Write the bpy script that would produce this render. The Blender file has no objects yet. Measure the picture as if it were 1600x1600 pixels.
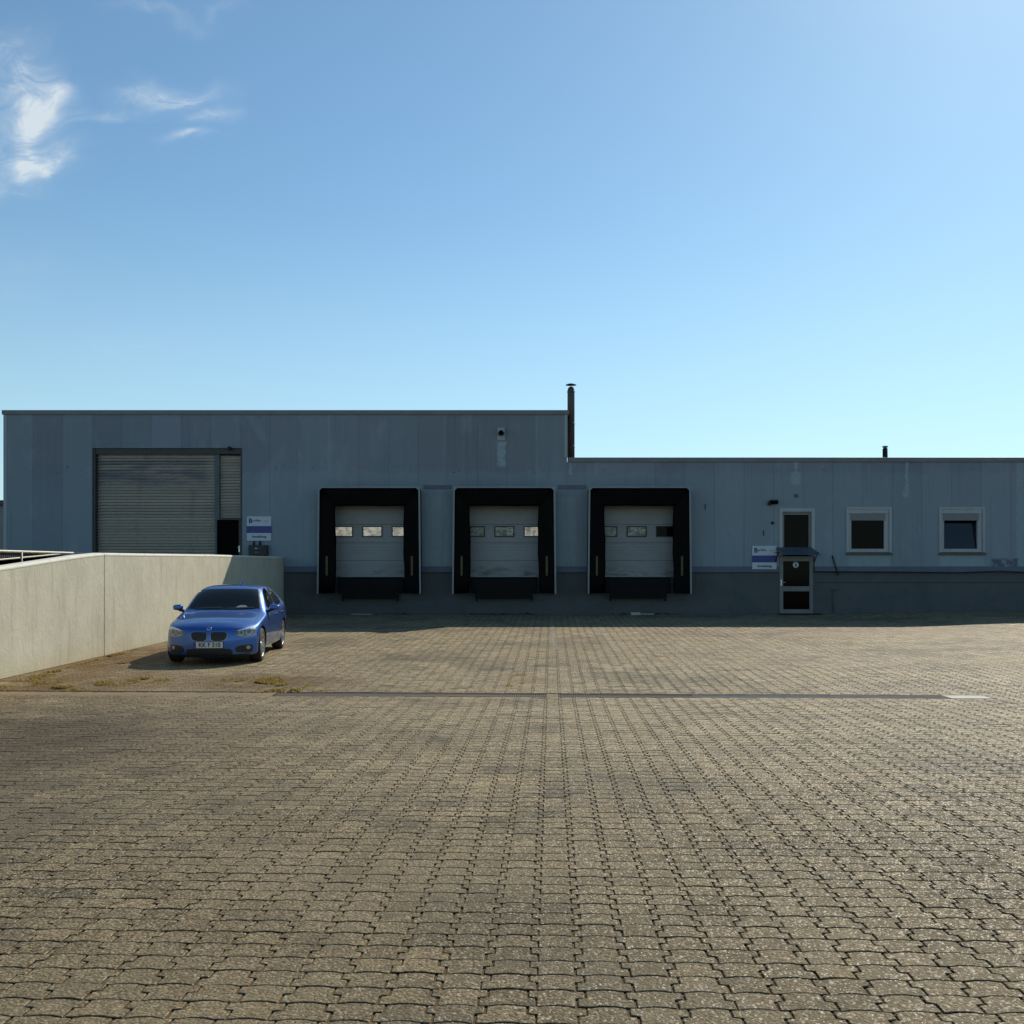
import bpy, bmesh, math, random
import numpy as np
from mathutils import Vector, Matrix, Euler
from mathutils.bvhtree import BVHTree
from mathutils import noise
from mathutils.geometry import delaunay_2d_cdt

R = math.radians
random.seed(7)
rng = np.random.default_rng(11)
scene = bpy.context.scene
COL = scene.collection

# ------------------------------------------------------------------ camera
F, HOR, EYE = 1634.0, 905.0, 1.68
cam_d = bpy.data.cameras.new("camera")
cam = bpy.data.objects.new("camera", cam_d)
COL.objects.link(cam)
cam.location = (0, 0, EYE)
cam.rotation_euler = (R(90), 0, 0)
cam_d.sensor_width = 36
cam_d.lens = 36 * F / 1600
cam_d.shift_y = (HOR - 800) / 1600
cam_d.clip_end = 3000
scene.camera = cam

# ------------------------------------------------------------------ light
SUN_AZ, SUN_EL = R(30.7), R(37.4)          # azimuth east of +Y
sd = bpy.data.lights.new("sun", 'SUN')
sun = bpy.data.objects.new("sun", sd)
COL.objects.link(sun)
ldir = Vector((-math.sin(SUN_AZ) * math.cos(SUN_EL), -math.cos(SUN_AZ) * math.cos(SUN_EL), -math.sin(SUN_EL)))
sun.rotation_euler = ldir.to_track_quat('-Z', 'Y').to_euler()
sun.location = (20, 40, 40)
sd.energy = 5.0
sd.angle = R(0.5)
sd.color = (1.0, 0.92, 0.77)

scene.view_settings.view_transform = 'Standard'
scene.view_settings.look = 'None'
scene.view_settings.exposure = 0.0
scene.view_settings.gamma = 1.0
SKY = 0.114


class NT:
    """small node-tree helper"""
    def __init__(s, tree):
        s.t = tree
        s.n = tree.nodes
        s.l = tree.links

    def node(s, typ, ins=None, **kw):
        n = s.n.new(typ)
        for k, v in kw.items():
            setattr(n, k, v)
        for k, v in (ins or {}).items():
            s.set(n.inputs[k], v)
        return n

    def set(s, sock, v):
        if isinstance(v, bpy.types.NodeSocket):
            s.l.new(v, sock)
        elif isinstance(v, bpy.types.Node):
            s.l.new(v.outputs[0], sock)
        else:
            if isinstance(v, (tuple, list)) and len(v) == 3 and sock.type == 'RGBA':
                v = (*v, 1)
            sock.default_value = v

    def m(s, op, a, b=0.0, c=0.0, clamp=False):
        n = s.node('ShaderNodeMath', operation=op, use_clamp=clamp)
        for i, v in enumerate((a, b, c)):
            s.set(n.inputs[i], v)
        return n.outputs[0]

    def mix(s, f, a, b, blend='MIX'):
        n = s.node('ShaderNodeMix', data_type='RGBA', blend_type=blend)
        s.set(n.inputs[0], f)
        s.set(n.inputs[6], a)
        s.set(n.inputs[7], b)
        return n.outputs[2]

    def noise(s, vec, scale, detail=4, rough=0.55, dist=0.0):
        n = s.node('ShaderNodeTexNoise', {'Vector': vec, 'Scale': scale, 'Detail': detail, 'Roughness': rough, 'Distortion': dist})
        return n.outputs[0]

    def ramp(s, f, lo, hi, a=0.0, b=1.0, smooth=True):
        n = s.node('ShaderNodeMapRange', interpolation_type='SMOOTHSTEP' if smooth else 'LINEAR')
        for k, v in zip((0, 1, 2, 3, 4), (f, lo, hi, a, b)):
            s.set(n.inputs[k], v)
        return n.outputs[0]

    def mapping(s, vec, scale=(1, 1, 1), loc=(0, 0, 0), rot=(0, 0, 0)):
        n = s.node('ShaderNodeMapping', {'Vector': vec, 'Scale': scale, 'Location': loc, 'Rotation': rot})
        return n.outputs[0]

    def gauss(s, x, y, cx, cy, rx, ry):
        dx = s.m('DIVIDE', s.m('SUBTRACT', x, cx), rx)
        dy = s.m('DIVIDE', s.m('SUBTRACT', y, cy), ry)
        q = s.m('ADD', s.m('MULTIPLY', dx, dx), s.m('MULTIPLY', dy, dy))
        return s.m('POWER', 2.718, s.m('MULTIPLY', q, -1.0))

    def rect(s, x, y, x0, x1, y0, y1, e):
        """soft-edged rectangle mask"""
        a = s.m('MULTIPLY', s.ramp(x, x0 - e, x0 + e), s.ramp(x, x1 - e, x1 + e, 1, 0))
        b = s.m('MULTIPLY', s.ramp(y, y0 - e, y0 + e), s.ramp(y, y1 - e, y1 + e, 1, 0))
        return s.m('MULTIPLY', a, b)


# ------------------------------------------------------------------ sky
world = bpy.data.worlds.new("World")
scene.world = world
world.use_nodes = True
w = NT(world.node_tree)
w.n.clear()
sky = w.node('ShaderNodeTexSky', sky_type='NISHITA', sun_disc=False, sun_elevation=SUN_EL, sun_rotation=SUN_AZ,
             altitude=100, air_density=1.0, dust_density=0.28, ozone_density=1.6)
tc = w.node('ShaderNodeTexCoord')
sp = w.node('ShaderNodeSeparateXYZ', {0: tc.outputs['Generated']})
yy = w.m('MAXIMUM', sp.outputs[1], 0.05)
ca = w.m('DIVIDE', sp.outputs[0], yy)
cb = w.m('DIVIDE', sp.outputs[2], yy)
cv = w.node('ShaderNodeCombineXYZ', {0: ca, 1: cb, 2: 0.0})
warp = w.node('ShaderNodeTexNoise', {'Vector': cv.outputs[0], 'Scale': 9.0, 'Detail': 3.0})
wv = w.node('ShaderNodeVectorMath', {0: warp.outputs[1], 1: (0.5, 0.5, 0.5)}, operation='SUBTRACT')
wv2 = w.node('ShaderNodeVectorMath', {0: wv.outputs[0]}, operation='SCALE')
wv2.inputs['Scale'].default_value = 0.09
wv3 = w.node('ShaderNodeVectorMath', {0: cv.outputs[0], 1: wv2.outputs[0]}, operation='ADD')
ws_ = w.node('ShaderNodeSeparateXYZ', {0: wv3.outputs[0]})
total = None
for px, py, rx, ry, k in ((20, 95, 40, 40, .6), (48, 135, 32, 40, .55), (76, 138, 15, 24, .5), (60, 190, 22, 40, 1.3), (78, 232, 36, 28, 1.0), (80, 256, 26, 9, .6), (0, 210, 50, 50, .45),
                          (250, 140, 75, 15, .62), (285, 150, 30, 10, .4), (325, 178, 38, 13, .55), (292, 213, 32, 8, .6), (150, 172, 75, 10, .3), (255, 38, 70, 9, .2),
                          (200, 525, 110, 28, .10), (340, 20, 40, 8, .16), (20, 430, 60, 60, .08), (20, 280, 60, 20, .25)):
    g = w.m('MULTIPLY', w.gauss(ws_.outputs[0], ws_.outputs[1], (px - 800) / F, (HOR - py) / F, rx / F, ry / F), k)
    total = g if total is None else w.m('ADD', total, g)
wisp = w.noise(w.mapping(wv3.outputs[0], (16, 30, 1), rot=(0, 0, R(-20))), 1.0, 9, 0.66, .7)
wis2 = w.noise(w.mapping(wv3.outputs[0], (40, 60, 1), rot=(0, 0, R(35))), 1.0, 7, 0.6, .4)
wisp = w.m('MULTIPLY', w.ramp(wisp, 0.34, 0.70), w.ramp(wis2, .25, .65, .45, 1))
cl = w.m('MULTIPLY', total, w.m('ADD', w.m('MULTIPLY', wisp, 1.25), 0.20), clamp=True)
tint = w.mix(1.0, sky.outputs[0], (.82, 1.04, 1.05), 'MULTIPLY')
# pale summer haze low in the sky
hz_f = w.ramp(sp.outputs[2], 0.0, 0.36, .55, 0.0)
tint = w.mix(hz_f, tint, (4.9, 6.8, 7.6))
skyc = w.mix(w.m('MULTIPLY', cl, 0.9), tint, (6.2, 6.9, 7.4))
bg = w.node('ShaderNodeBackground', {'Color': skyc, 'Strength': SKY})
wo = w.node('ShaderNodeOutputWorld', {'Surface': bg.outputs[0]})


# ------------------------------------------------------------------ helpers
def obj(name, bm, mat, parent=None, smooth=False):
    me = bpy.data.meshes.new(name)
    if isinstance(bm, bmesh.types.BMesh):
        bm.normal_update()
        bm.to_mesh(me)
        bm.free()
    else:
        me = bm
        me.name = name
    if mat is not None:
        me.materials.clear()
        for mm in (mat if isinstance(mat, (list, tuple)) else (mat,)):
            me.materials.append(mm)
    o = bpy.data.objects.new(name, me)
    COL.objects.link(o)
    if parent is not None:
        o.parent = parent
    if smooth:
        me.shade_smooth()
    return o


def tag(o, label=None, cat=None, group=None, kind=None):
    for k, v in (('label', label), ('category', cat), ('group', group), ('kind', kind)):
        if v:
            o[k] = v
    return o


def thing(name, label, cat, loc=(0, 0, 0), rz=0.0, group=None):
    o = bpy.data.objects.new(name, None)
    COL.objects.link(o)
    o.location = loc
    o.rotation_euler = (0, 0, rz)
    o.empty_display_size = 0.2
    return tag(o, label, cat, group)


def dup(root, loc, label, rz=None):
    r = root.copy()
    COL.objects.link(r)
    r.location = loc
    if rz is not None:
        r.rotation_euler = (0, 0, rz)
    r['label'] = label

    def rec(src, dst):
        for ch in list(src.children):
            c = ch.copy()
            COL.objects.link(c)
            c.parent = dst
            rec(ch, c)
    rec(root, r)
    return r


def box(bm, x0, x1, y0, y1, z0, z1):
    v = [bm.verts.new(p) for p in ((x0, y0, z0), (x1, y0, z0), (x1, y1, z0), (x0, y1, z0), (x0, y0, z1), (x1, y0, z1), (x1, y1, z1), (x0, y1, z1))]
    for f in ((3, 2, 1, 0), (4, 5, 6, 7), (0, 1, 5, 4), (1, 2, 6, 5), (2, 3, 7, 6), (3, 0, 4, 7)):
        bm.faces.new([v[i] for i in f])
    return v


def B(*boxes, bevel=0.0):
    bm = bmesh.new()
    for b in boxes:
        box(bm, *b)
    if bevel:
        bmesh.ops.bevel(bm, geom=bm.edges[:], offset=bevel, segments=2, affect='EDGES', profile=0.6)
    return bm


def quad(bm, *pts):
    return bm.faces.new([bm.verts.new(p) for p in pts])


def prism(bm, pts, axis, a0, a1):
    """extrude polygon pts (2-D) along axis from a0 to a1"""
    def mk(p, a):
        return {'x': (a, p[0], p[1]), 'y': (p[0], a, p[1]), 'z': (p[0], p[1], a)}[axis]
    v0 = [bm.verts.new(mk(p, a0)) for p in pts]
    v1 = [bm.verts.new(mk(p, a1)) for p in pts]
    n = len(pts)
    bm.faces.new(v0)
    bm.faces.new(v1[::-1])
    for i in range(n):
        bm.faces.new((v0[i], v1[i], v1[(i + 1) % n], v0[(i + 1) % n]))
    bmesh.ops.recalc_face_normals(bm, faces=bm.faces[:])
    return bm


def tube(bm, p0, p1, r, n=10, cap=True):
    p0, p1 = Vector(p0), Vector(p1)
    q = (p1 - p0).to_track_quat('Z', 'Y')
    a = [q @ Vector((math.cos(2 * math.pi * i / n) * r, math.sin(2 * math.pi * i / n) * r, 0)) for i in range(n)]
    v0 = [bm.verts.new(p0 + x) for x in a]
    v1 = [bm.verts.new(p1 + x) for x in a]
    for i in range(n):
        f = bm.faces.new((v0[i], v0[(i + 1) % n], v1[(i + 1) % n], v1[i]))
        f.smooth = True
    if cap:
        bm.faces.new(v0[::-1])
        bm.faces.new(v1)


def lathe(bm, prof, n=32, axis='z', c=(0, 0, 0), close=False):
    rings = []
    for r, h in prof:
        ring = []
        for i in range(n):
            a = 2 * math.pi * i / n
            p = {'z': (r * math.cos(a), r * math.sin(a), h), 'x': (h, r * math.cos(a), r * math.sin(a)), 'y': (r * math.cos(a), h, r * math.sin(a))}[axis]
            ring.append(bm.verts.new(Vector(p) + Vector(c)))
        rings.append(ring)
    pairs = list(zip(rings[:-1], rings[1:]))
    if close:
        pairs.append((rings[-1], rings[0]))
    for a, b in pairs:
        for i in range(n):
            f = bm.faces.new((a[i], a[(i + 1) % n], b[(i + 1) % n], b[i]))
            f.smooth = True
    if not close:
        for ring in (rings[0], rings[-1]):
            try:
                bm.faces.new(ring)
            except ValueError:
                pass
    bmesh.ops.recalc_face_normals(bm, faces=bm.faces[:])


def text_obj(txt, size, mat, parent, x, y, z, name='lettering', align='CENTER', bold=0.0, sx=1.0):
    cu = bpy.data.curves.new('txt', 'FONT')
    cu.body = txt
    cu.size = size
    cu.align_x = align
    cu.align_y = 'CENTER'
    cu.offset = bold
    cu.extrude = 0.0
    cu.resolution_u = 3
    t = bpy.data.objects.new('txt', cu)
    COL.objects.link(t)
    dg = bpy.context.evaluated_depsgraph_get()
    me = bpy.data.meshes.new_from_object(t.evaluated_get(dg))
    bpy.data.objects.remove(t)
    for v in me.vertices:
        cx, cy, cz = v.co
        v.co = (cx * sx + x, y, cy + z)
    return obj(name, me, mat, parent)


def PX(px, d=None):
    return (px - 800) * (d or WY) / F


def PZ(py, d=None):
    return EYE + (HOR - py) * (d or WY) / F


WY = 35.4              # distance of the facade
SLOPE0, SLOPE = 15.25, 0.0242


def gz(x, y):
    """height of the yard"""
    x = np.asarray(x, float)
    y = np.asarray(y, float)
    t = np.clip(y - SLOPE0, 0, 30)
    z = SLOPE * t
    s = np.clip((x - 10.5) / 4.0, 0, 1)
    s = s * s * (3 - 2 * s)
    q = np.clip((y - 20) / 8.0, 0, 1)
    q = q * q * (3 - 2 * q)
    return z + 0.10 * s * q


def G(x, y):
    return float(gz(x, y))


# ------------------------------------------------------------------ materials
def mat(name, col=(.5, .5, .5), rough=0.6, metal=0.0, spec=0.5, fn=None, coat=0.0):
    m = bpy.data.materials.new(name)
    m.use_nodes = True
    t = NT(m.node_tree)
    b = m.node_tree.nodes['Principled BSDF']
    b.inputs['Base Color'].default_value = (*col, 1)
    b.inputs['Roughness'].default_value = rough
    b.inputs['Metallic'].default_value = metal
    b.inputs['Specular IOR Level'].default_value = spec
    b.inputs['Coat Weight'].default_value = coat
    b.inputs['Coat Roughness'].default_value = 0.04
    if fn:
        fn(t, b)
    return m


def geo_pos(t):
    return t.node('ShaderNodeNewGeometry').outputs['Position']


def grime(scale=3.0, amt=0.35, rough_amt=0.1, bump=0.0, bscale=60.0, streak=False, tint=(.6, .55, .5)):
    def fn(t, b):
        p = geo_pos(t)
        base = tuple(b.inputs['Base Color'].default_value)[:3]
        v = t.mapping(p, (1, 1, .18)) if streak else p
        n = t.noise(v, scale, 6, .62)
        f = t.ramp(n, .38, .72)
        dark = tuple(c * k for c, k in zip(base, tint))
        c = t.mix(t.m('MULTIPLY', f, amt), base, dark)
        n2 = t.noise(p, scale * 9, 3, .6)
        c = t.mix(t.ramp(n2, .3, .7, 0, amt * .5), c, tuple(x * .8 for x in base))
        t.set(b.inputs['Base Color'], c)
        r0 = b.inputs['Roughness'].default_value
        t.set(b.inputs['Roughness'], t.m('ADD', r0, t.m('MULTIPLY', t.m('SUBTRACT', n, .5), rough_amt)))
        if bump:
            bn = t.node('ShaderNodeBump', {'Height': t.noise(p, bscale, 4, .6), 'Strength': bump, 'Distance': .01})
            t.set(b.inputs['Normal'], bn)
    return fn


WALL = (.165, .215, .255)


def wall_fn(t, b):
    p = geo_pos(t)
    s = t.node('ShaderNodeSeparateXYZ', {0: p})
    x, z = s.outputs[0], s.outputs[2]
    u = t.m('DIVIDE', t.m('SUBTRACT', x, PX(838.5)), 1.003)
    cell = t.m('FLOOR', u)
    wn = t.node('ShaderNodeTexWhiteNoise', {'W': cell}, noise_dimensions='1D')
    tone = t.ramp(wn.outputs[0], 0, 1, .85, 1.10, smooth=False)
    hue = t.node('ShaderNodeSeparateColor', {0: wn.outputs[1]})
    base = t.mix(hue.outputs[1], (.182, .220, .242), (.205, .216, .255))
    base = t.mix(1.0, base, t.node('ShaderNodeCombineColor', {0: tone, 1: tone, 2: tone}).outputs[0], 'MULTIPLY')
    # broad weathering: the lower half of the sheet is paler and greener
    n1 = t.noise(t.mapping(p, (.35, 1, .5)), 1.0, 5, .6)
    low = t.m('MULTIPLY', t.ramp(z, 3.3, 6.2, 1, 0), t.ramp(n1, .3, .7))
    base = t.mix(t.m('MULTIPLY', low, .7), base, (.195, .265, .295))
    wl = t.m('ADD', z, t.m('MULTIPLY', t.m('SUBTRACT', t.noise(p, 1.6, 5, .65), .5), .5))
    base = t.mix(t.m('MULTIPLY', t.ramp(wl, PZ(742), PZ(734), 1, 0), t.m('MULTIPLY', t.ramp(x, -12, -8), .28)), base, (.26, .33, .35))
    nb2 = t.noise(t.mapping(p, (1.1, 1, .55), (2, 0, 7)), 1.0, 6, .65, .5)
    base = t.mix(t.ramp(nb2, .50, .68, 0, .40), base, (.27, .32, .34))
    # vertical run marks
    n2 = t.noise(t.mapping(p, (7, 1, .22)), 1.0, 5, .65)
    base = t.mix(t.ramp(n2, .52, .78, 0, .45), base, (.23, .29, .33))
    n3 = t.noise(t.mapping(p, (11, 1, .35), (5, 0, 3)), 1.0, 5, .65)
    base = t.mix(t.ramp(n3, .55, .8, 0, .4), base, (.085, .11, .14))
    # scuffs along a line above the docks
    n4 = t.noise(t.mapping(p, (3.2, 1, 6.0)), 1.0, 7, .72, .6)
    band = t.m('ADD', t.m('MULTIPLY', t.rect(x, z, -19, 3.5, 5.2, 5.55, .12), t.ramp(n4, .60, .66)),
               t.m('MULTIPLY', t.rect(x, z, 1.5, 18, 5.25, 5.62, .1), t.ramp(n4, .64, .70)))
    base = t.mix(t.m('MULTIPLY', band, .75), base, (.035, .05, .07))
    n5 = t.noise(t.mapping(p, (5, 1, 5), (9, 0, 2)), 1.0, 5, .7)
    sc = t.ramp(n5, .70, .74, 0, .55)
    base = t.mix(sc, base, (.06, .08, .10))
    # whitish sealant on some joints
    fr = t.m('SUBTRACT', u, cell)
    jd = t.m('MINIMUM', fr, t.m('SUBTRACT', 1.0, fr))
    line = t.ramp(jd, .012, .03, 1, 0)
    jn = t.node('ShaderNodeTexWhiteNoise', {'W': t.m('ROUND', u)}, noise_dimensions='1D')
    on = t.m('MULTIPLY', t.m('GREATER_THAN', jn.outputs[0], .55), t.ramp(t.noise(t.mapping(p, (1, 1, .9)), 1.0, 3), .38, .55))
    base = t.mix(t.m('MULTIPLY', line, .22), base, (.07, .09, .11))
    lim = t.m('MULTIPLY', t.ramp(x, -8, -7), t.ramp(x, 2.5, 3.5, 1, 0))
    base = t.mix(t.m('MULTIPLY', t.m('MULTIPLY', t.m('MULTIPLY', t.ramp(jd, .03, .05, 1, 0), on), lim), .5), base, (.27, .33, .36))
    # pale repaired patches and runs
    wob = t.m('MULTIPLY', t.m('SUBTRACT', t.noise(p, 6.0, 4, .6), .5), .18)
    xw, zw = t.m('ADD', x, wob), t.m('ADD', z, t.m('MULTIPLY', wob, .7))
    pale = None
    for px0, px1, py0, py1, e, k in ((777, 790, 690, 729, .05, .8), (1241, 1246, 716, 742, .035, .7), (1236, 1251, 738, 757, .07, .6), (1415, 1419, 716, 768, .03, .7), (1411, 1419, 766, 776, .05, .7),
                                     (1324, 1392, 868, 886, .04, .45), (1468, 1538, 868, 886, .04, .6), (1588, 1600, 715, 886, .04, .45),
                                     (664, 690, 776, 884, .10, .35), (694, 704, 790, 884, .08, .4), (872, 900, 776, 884, .09, .35), (476, 492, 800, 884, .10, .3), (889, 894, 724, 742, .03, .6)):
        r = t.m('MULTIPLY', t.rect(xw, zw, PX(px0), PX(px1), PZ(py1), PZ(py0), e), k)
        pale = r if pale is None else t.m('MAXIMUM', pale, r)
    pale = t.m('MULTIPLY', pale, t.ramp(t.noise(p, 7.0, 4, .6), .3, .5, .35, 1))
    base = t.mix(pale, base, (.30, .38, .40))
    dk = t.m('MULTIPLY', t.rect(xw, zw, PX(1549), PX(1591), PZ(886), PZ(873), .05), t.ramp(t.noise(p, 5.0, 4, .6), .35, .55, .1, .8))
    base = t.mix(dk, base, (.05, .065, .08))
    t.set(b.inputs['Base Color'], base)
    h = t.m('ADD', t.m('MULTIPLY', t.ramp(jd, 0.004, .014), .2), t.m('MULTIPLY', t.noise(t.mapping(p, (22, 1, .3)), 1.0, 2), .12))
    bn = t.node('ShaderNodeBump', {'Height': h, 'Strength': .5, 'Distance': .01})
    t.set(b.inputs['Normal'], bn)
    t.set(b.inputs['Roughness'], t.ramp(n1, .3, .7, .42, .62))


M_wall = mat('weathered blue grey wall paint', WALL, .5, spec=.35, fn=wall_fn)
M_plinth = mat('dark grey plinth paint', (.105, .108, .108), .75, spec=.3, fn=grime(1.1, .6, bump=.25, bscale=30, tint=(.6, .75, .72)))
M_ledge = mat('slate flashing', (.10, .115, .15), .5, fn=grime(2, .4))
M_cap = mat('parapet cap sheet', (.17, .175, .185), .5, metal=.2, fn=grime(1.5, .4))
M_roof = mat('roof felt', (.08, .08, .08), .9)
M_flash = mat('pale corner flashing', (.30, .36, .39), .5, fn=grime(2, .3, streak=True))


def stucco_fn(t, b):
    p = geo_pos(t)
    n = t.noise(p, 1.3, 6, .6)
    c = t.mix(t.ramp(n, .35, .7), (.56, .52, .40), (.49, .455, .35))
    n2 = t.noise(t.mapping(p, (1, 3.0, .35)), 2.0, 5, .65)
    c = t.mix(t.ramp(n2, .48, .72, 0, .45), c, (.33, .315, .26))
    n3 = t.noise(p, 9, 5, .7, .8)
    c = t.mix(t.ramp(n3, .62, .72, 0, .5), c, (.31, .30, .26))
    s = t.node('ShaderNodeSeparateXYZ', {0: p})
    n4 = t.noise(p, 3.0, 5, .7)
    base = t.m('MULTIPLY', t.ramp(t.m('ADD', s.outputs[2], t.m('MULTIPLY', n4, .5)), .2, .75, 1, 0), .55)
    c = t.mix(base, c, (.46, .40, .24))
    t.set(b.inputs['Base Color'], c)
    h = t.m('ADD', t.m('MULTIPLY', t.noise(t.mapping(p, (6, 6, 4)), 1.0, 6, .6, 1.2), .8), t.m('MULTIPLY', t.noise(p, 40, 4, .6), .25))
    bn = t.node('ShaderNodeBump', {'Height': h, 'Strength': .4, 'Distance': .035})
    t.set(b.inputs['Normal'], bn)


M_stucco = mat('pale rendered wall', (.5, .5, .42), .85, spec=.2, fn=stucco_fn)
M_coping = mat('white painted wall top', (.66, .64, .55), .8, fn=grime(5, .3))  # coping is paler than the wall face
M_joint = mat('dark joint filler', (.10, .09, .075), .9)
M_conc = mat('ramp concrete', (.26, .25, .22), .9, fn=grime(2, .4, bump=.2))
M_black = mat('black rubber curtain', (.006, .0062, .006), .6, spec=.15, fn=grime(2.5, .5, streak=True, tint=(.4, .4, .4)))
M_blacksteel = mat('black leveller steel', (.005, .005, .005), .6, spec=.15, fn=grime(3, .4))
M_alu = mat('dull aluminium frame', (.22, .24, .25), .45, metal=.4, fn=grime(3, .3))
M_marker = mat('faded yellow marker', (.11, .095, .035), .8, fn=grime(8, .6))


def dockdoor_fn(t, b):
    p = geo_pos(t)
    s = t.node('ShaderNodeSeparateXYZ', {0: p})
    z = s.outputs[2]
    n = t.noise(t.mapping(p, (.8, 1, 2.2)), 1.0, 5, .65)
    c = t.mix(t.ramp(n, .35, .75, 0, .6), (.27, .275, .27), (.19, .19, .18))
    n2 = t.noise(t.mapping(p, (1.3, 1, 4), (3, 0, 1)), 1.0, 6, .7)
    dirt = t.m('MULTIPLY', t.ramp(z, 1.85, 2.25, 1, 0), t.ramp(n2, .45, .65))
    c = t.mix(t.m('MULTIPLY', dirt, .8), c, (.07, .06, .045))
    t.set(b.inputs['Base Color'], c)
    fr = t.m('FRACT', t.m('MULTIPLY', z, 1 / .1))
    g = t.ramp(t.m('ABSOLUTE', t.m('SUBTRACT', fr, .5)), .0, .16, 0, 1)
    bn = t.node('ShaderNodeBump', {'Height': g, 'Strength': .35, 'Distance': .008})
    t.set(b.inputs['Normal'], bn)


M_dock = mat('grey white sectional door', (.26, .27, .27), .45, fn=dockdoor_fn)


def dirtyglass_fn(t, b):
    p = geo_pos(t)
    n = t.noise(t.mapping(p, (5, 1, 7)), 1.0, 6, .7, .6)
    n2 = t.noise(t.mapping(p, (1.1, 1, .3)), 1.0, 2)
    f = t.m('MULTIPLY', t.ramp(n, .40, .62), t.ramp(n2, .3, .62, .25, 1))
    t.set(b.inputs['Base Color'], t.mix(f, (.05, .048, .04), (.55, .52, .42)))
    t.set(b.inputs['Roughness'], t.ramp(f, 0, 1, .15, .6))


def glowglass_fn(t, b):
    p = geo_pos(t)
    n = t.noise(t.mapping(p, (5, 1, 7)), 1.0, 6, .7, .6)
    n2 = t.noise(t.mapping(p, (2.6, 1, .8)), 1.0, 3)
    f = t.m('MULTIPLY', t.ramp(n, .34, .60, .3, 1), t.ramp(n2, .36, .5, .2, 1))
    t.set(b.inputs['Base Color'], (.3, .29, .25))
    b.inputs['Emission Color'].default_value = (.95, .88, .68, 1)
    t.set(b.inputs['Emission Strength'], t.m('MULTIPLY', f, .36))  # emission stands in for hall daylight showing through the pane


M_dirtyglass = mat('dusty acrylic pane', (.3, .3, .25), .3, fn=dirtyglass_fn)
M_glowglass = mat('dusty acrylic pane lit from the hall', (.3, .3, .25), .3, fn=glowglass_fn)
M_seal = mat('black window seal', (.012, .012, .014), .5)


def shutter_fn(t, b):
    p = geo_pos(t)
    s = t.node('ShaderNodeSeparateXYZ', {0: p})
    wn = t.node('ShaderNodeTexWhiteNoise', {'W': t.m('FLOOR', t.m('MULTIPLY', s.outputs[2], 10))}, noise_dimensions='1D')
    c = t.mix(wn.outputs[0], (.33, .29, .24), (.41, .365, .305))
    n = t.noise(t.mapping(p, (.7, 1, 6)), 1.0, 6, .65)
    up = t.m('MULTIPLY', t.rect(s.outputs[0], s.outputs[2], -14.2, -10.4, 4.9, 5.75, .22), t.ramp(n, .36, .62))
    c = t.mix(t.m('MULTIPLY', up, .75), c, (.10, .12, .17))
    n2 = t.noise(t.mapping(p, (3, 1, .5)), 1.0, 5, .65)
    c = t.mix(t.ramp(n2, .5, .8, 0, .45), c, (.16, .145, .12))
    t.set(b.inputs['Base Color'], c)


M_shutter = mat('galvanised shutter slats', (.27, .26, .23), .45, metal=.35, fn=shutter_fn)
M_gateframe = mat('dark bronze gate frame', (.035, .034, .033), .5, fn=grime(3, .3))
M_post = mat('grey gate post', (.085, .10, .115), .5, fn=grime(3, .3))
M_void = mat('unlit black door leaf', (.003, .003, .003), .8, spec=.05)
M_steel = mat('bright steel', (.6, .6, .58), .3, metal=.9)
M_pvc = mat('greyed white window frame', (.36, .38, .39), .4, fn=grime(4, .3, streak=True))
M_doorfr = mat('worn grey door frame', (.19, .19, .18), .5, fn=grime(3, .55, streak=True))
M_glass = mat('dark window glass', (.003, .0028, .0015), .06, spec=.07)
M_glassblue = mat('sky reflecting window glass', (.004, .006, .010), .04, spec=.5)
M_blind = mat('pale grey blind', (.20, .20, .20), .7)
M_sill = mat('brown sill', (.10, .085, .08), .6, fn=grime(5, .4))
M_canopy = mat('blue grey canopy sheet', (.17, .20, .25), .4, fn=grime(3, .4))
M_blackplastic = mat('black plastic', (.012, .012, .013), .45)
M_signwhite = mat('white sign panel', (.50, .54, .58), .4, fn=grime(4, .12))
M_signblue = mat('dark blue sign band', (.010, .022, .19), .35)
M_ink = mat('navy sign ink', (.012, .03, .09), .5)
M_inklight = mat('pale sign ink', (.06, .07, .20), .5)
M_rail = mat('pale galvanised rail', (.50, .48, .40), .55, metal=.2, fn=grime(12, .5, tint=(.6, .5, .4)))
M_darkrail = mat('dark painted rail infill', (.018, .018, .024), .6)
M_chim = mat('sooty stainless flue', (.085, .075, .068), .5, metal=.5, fn=grime(3, .5, streak=True))
M_sooty = mat('sooty black metal', (.015, .013, .012), .6, metal=.3)
M_gratepale = mat('dusty pale drain grate', (.24, .24, .23), .8, spec=.2, fn=grime(5, .5, tint=(.5, .45, .4)))
M_grate = mat('galvanised drain grate', (.115, .105, .105), .7, spec=.25, fn=grime(5, .5, tint=(.55, .45, .35)))
M_trough = mat('drain trough shade', (.02, .019, .017), .9)
M_slab = mat('pale concrete slab', (.46, .43, .37), .85, fn=grime(9, .3, bump=.3))


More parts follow.
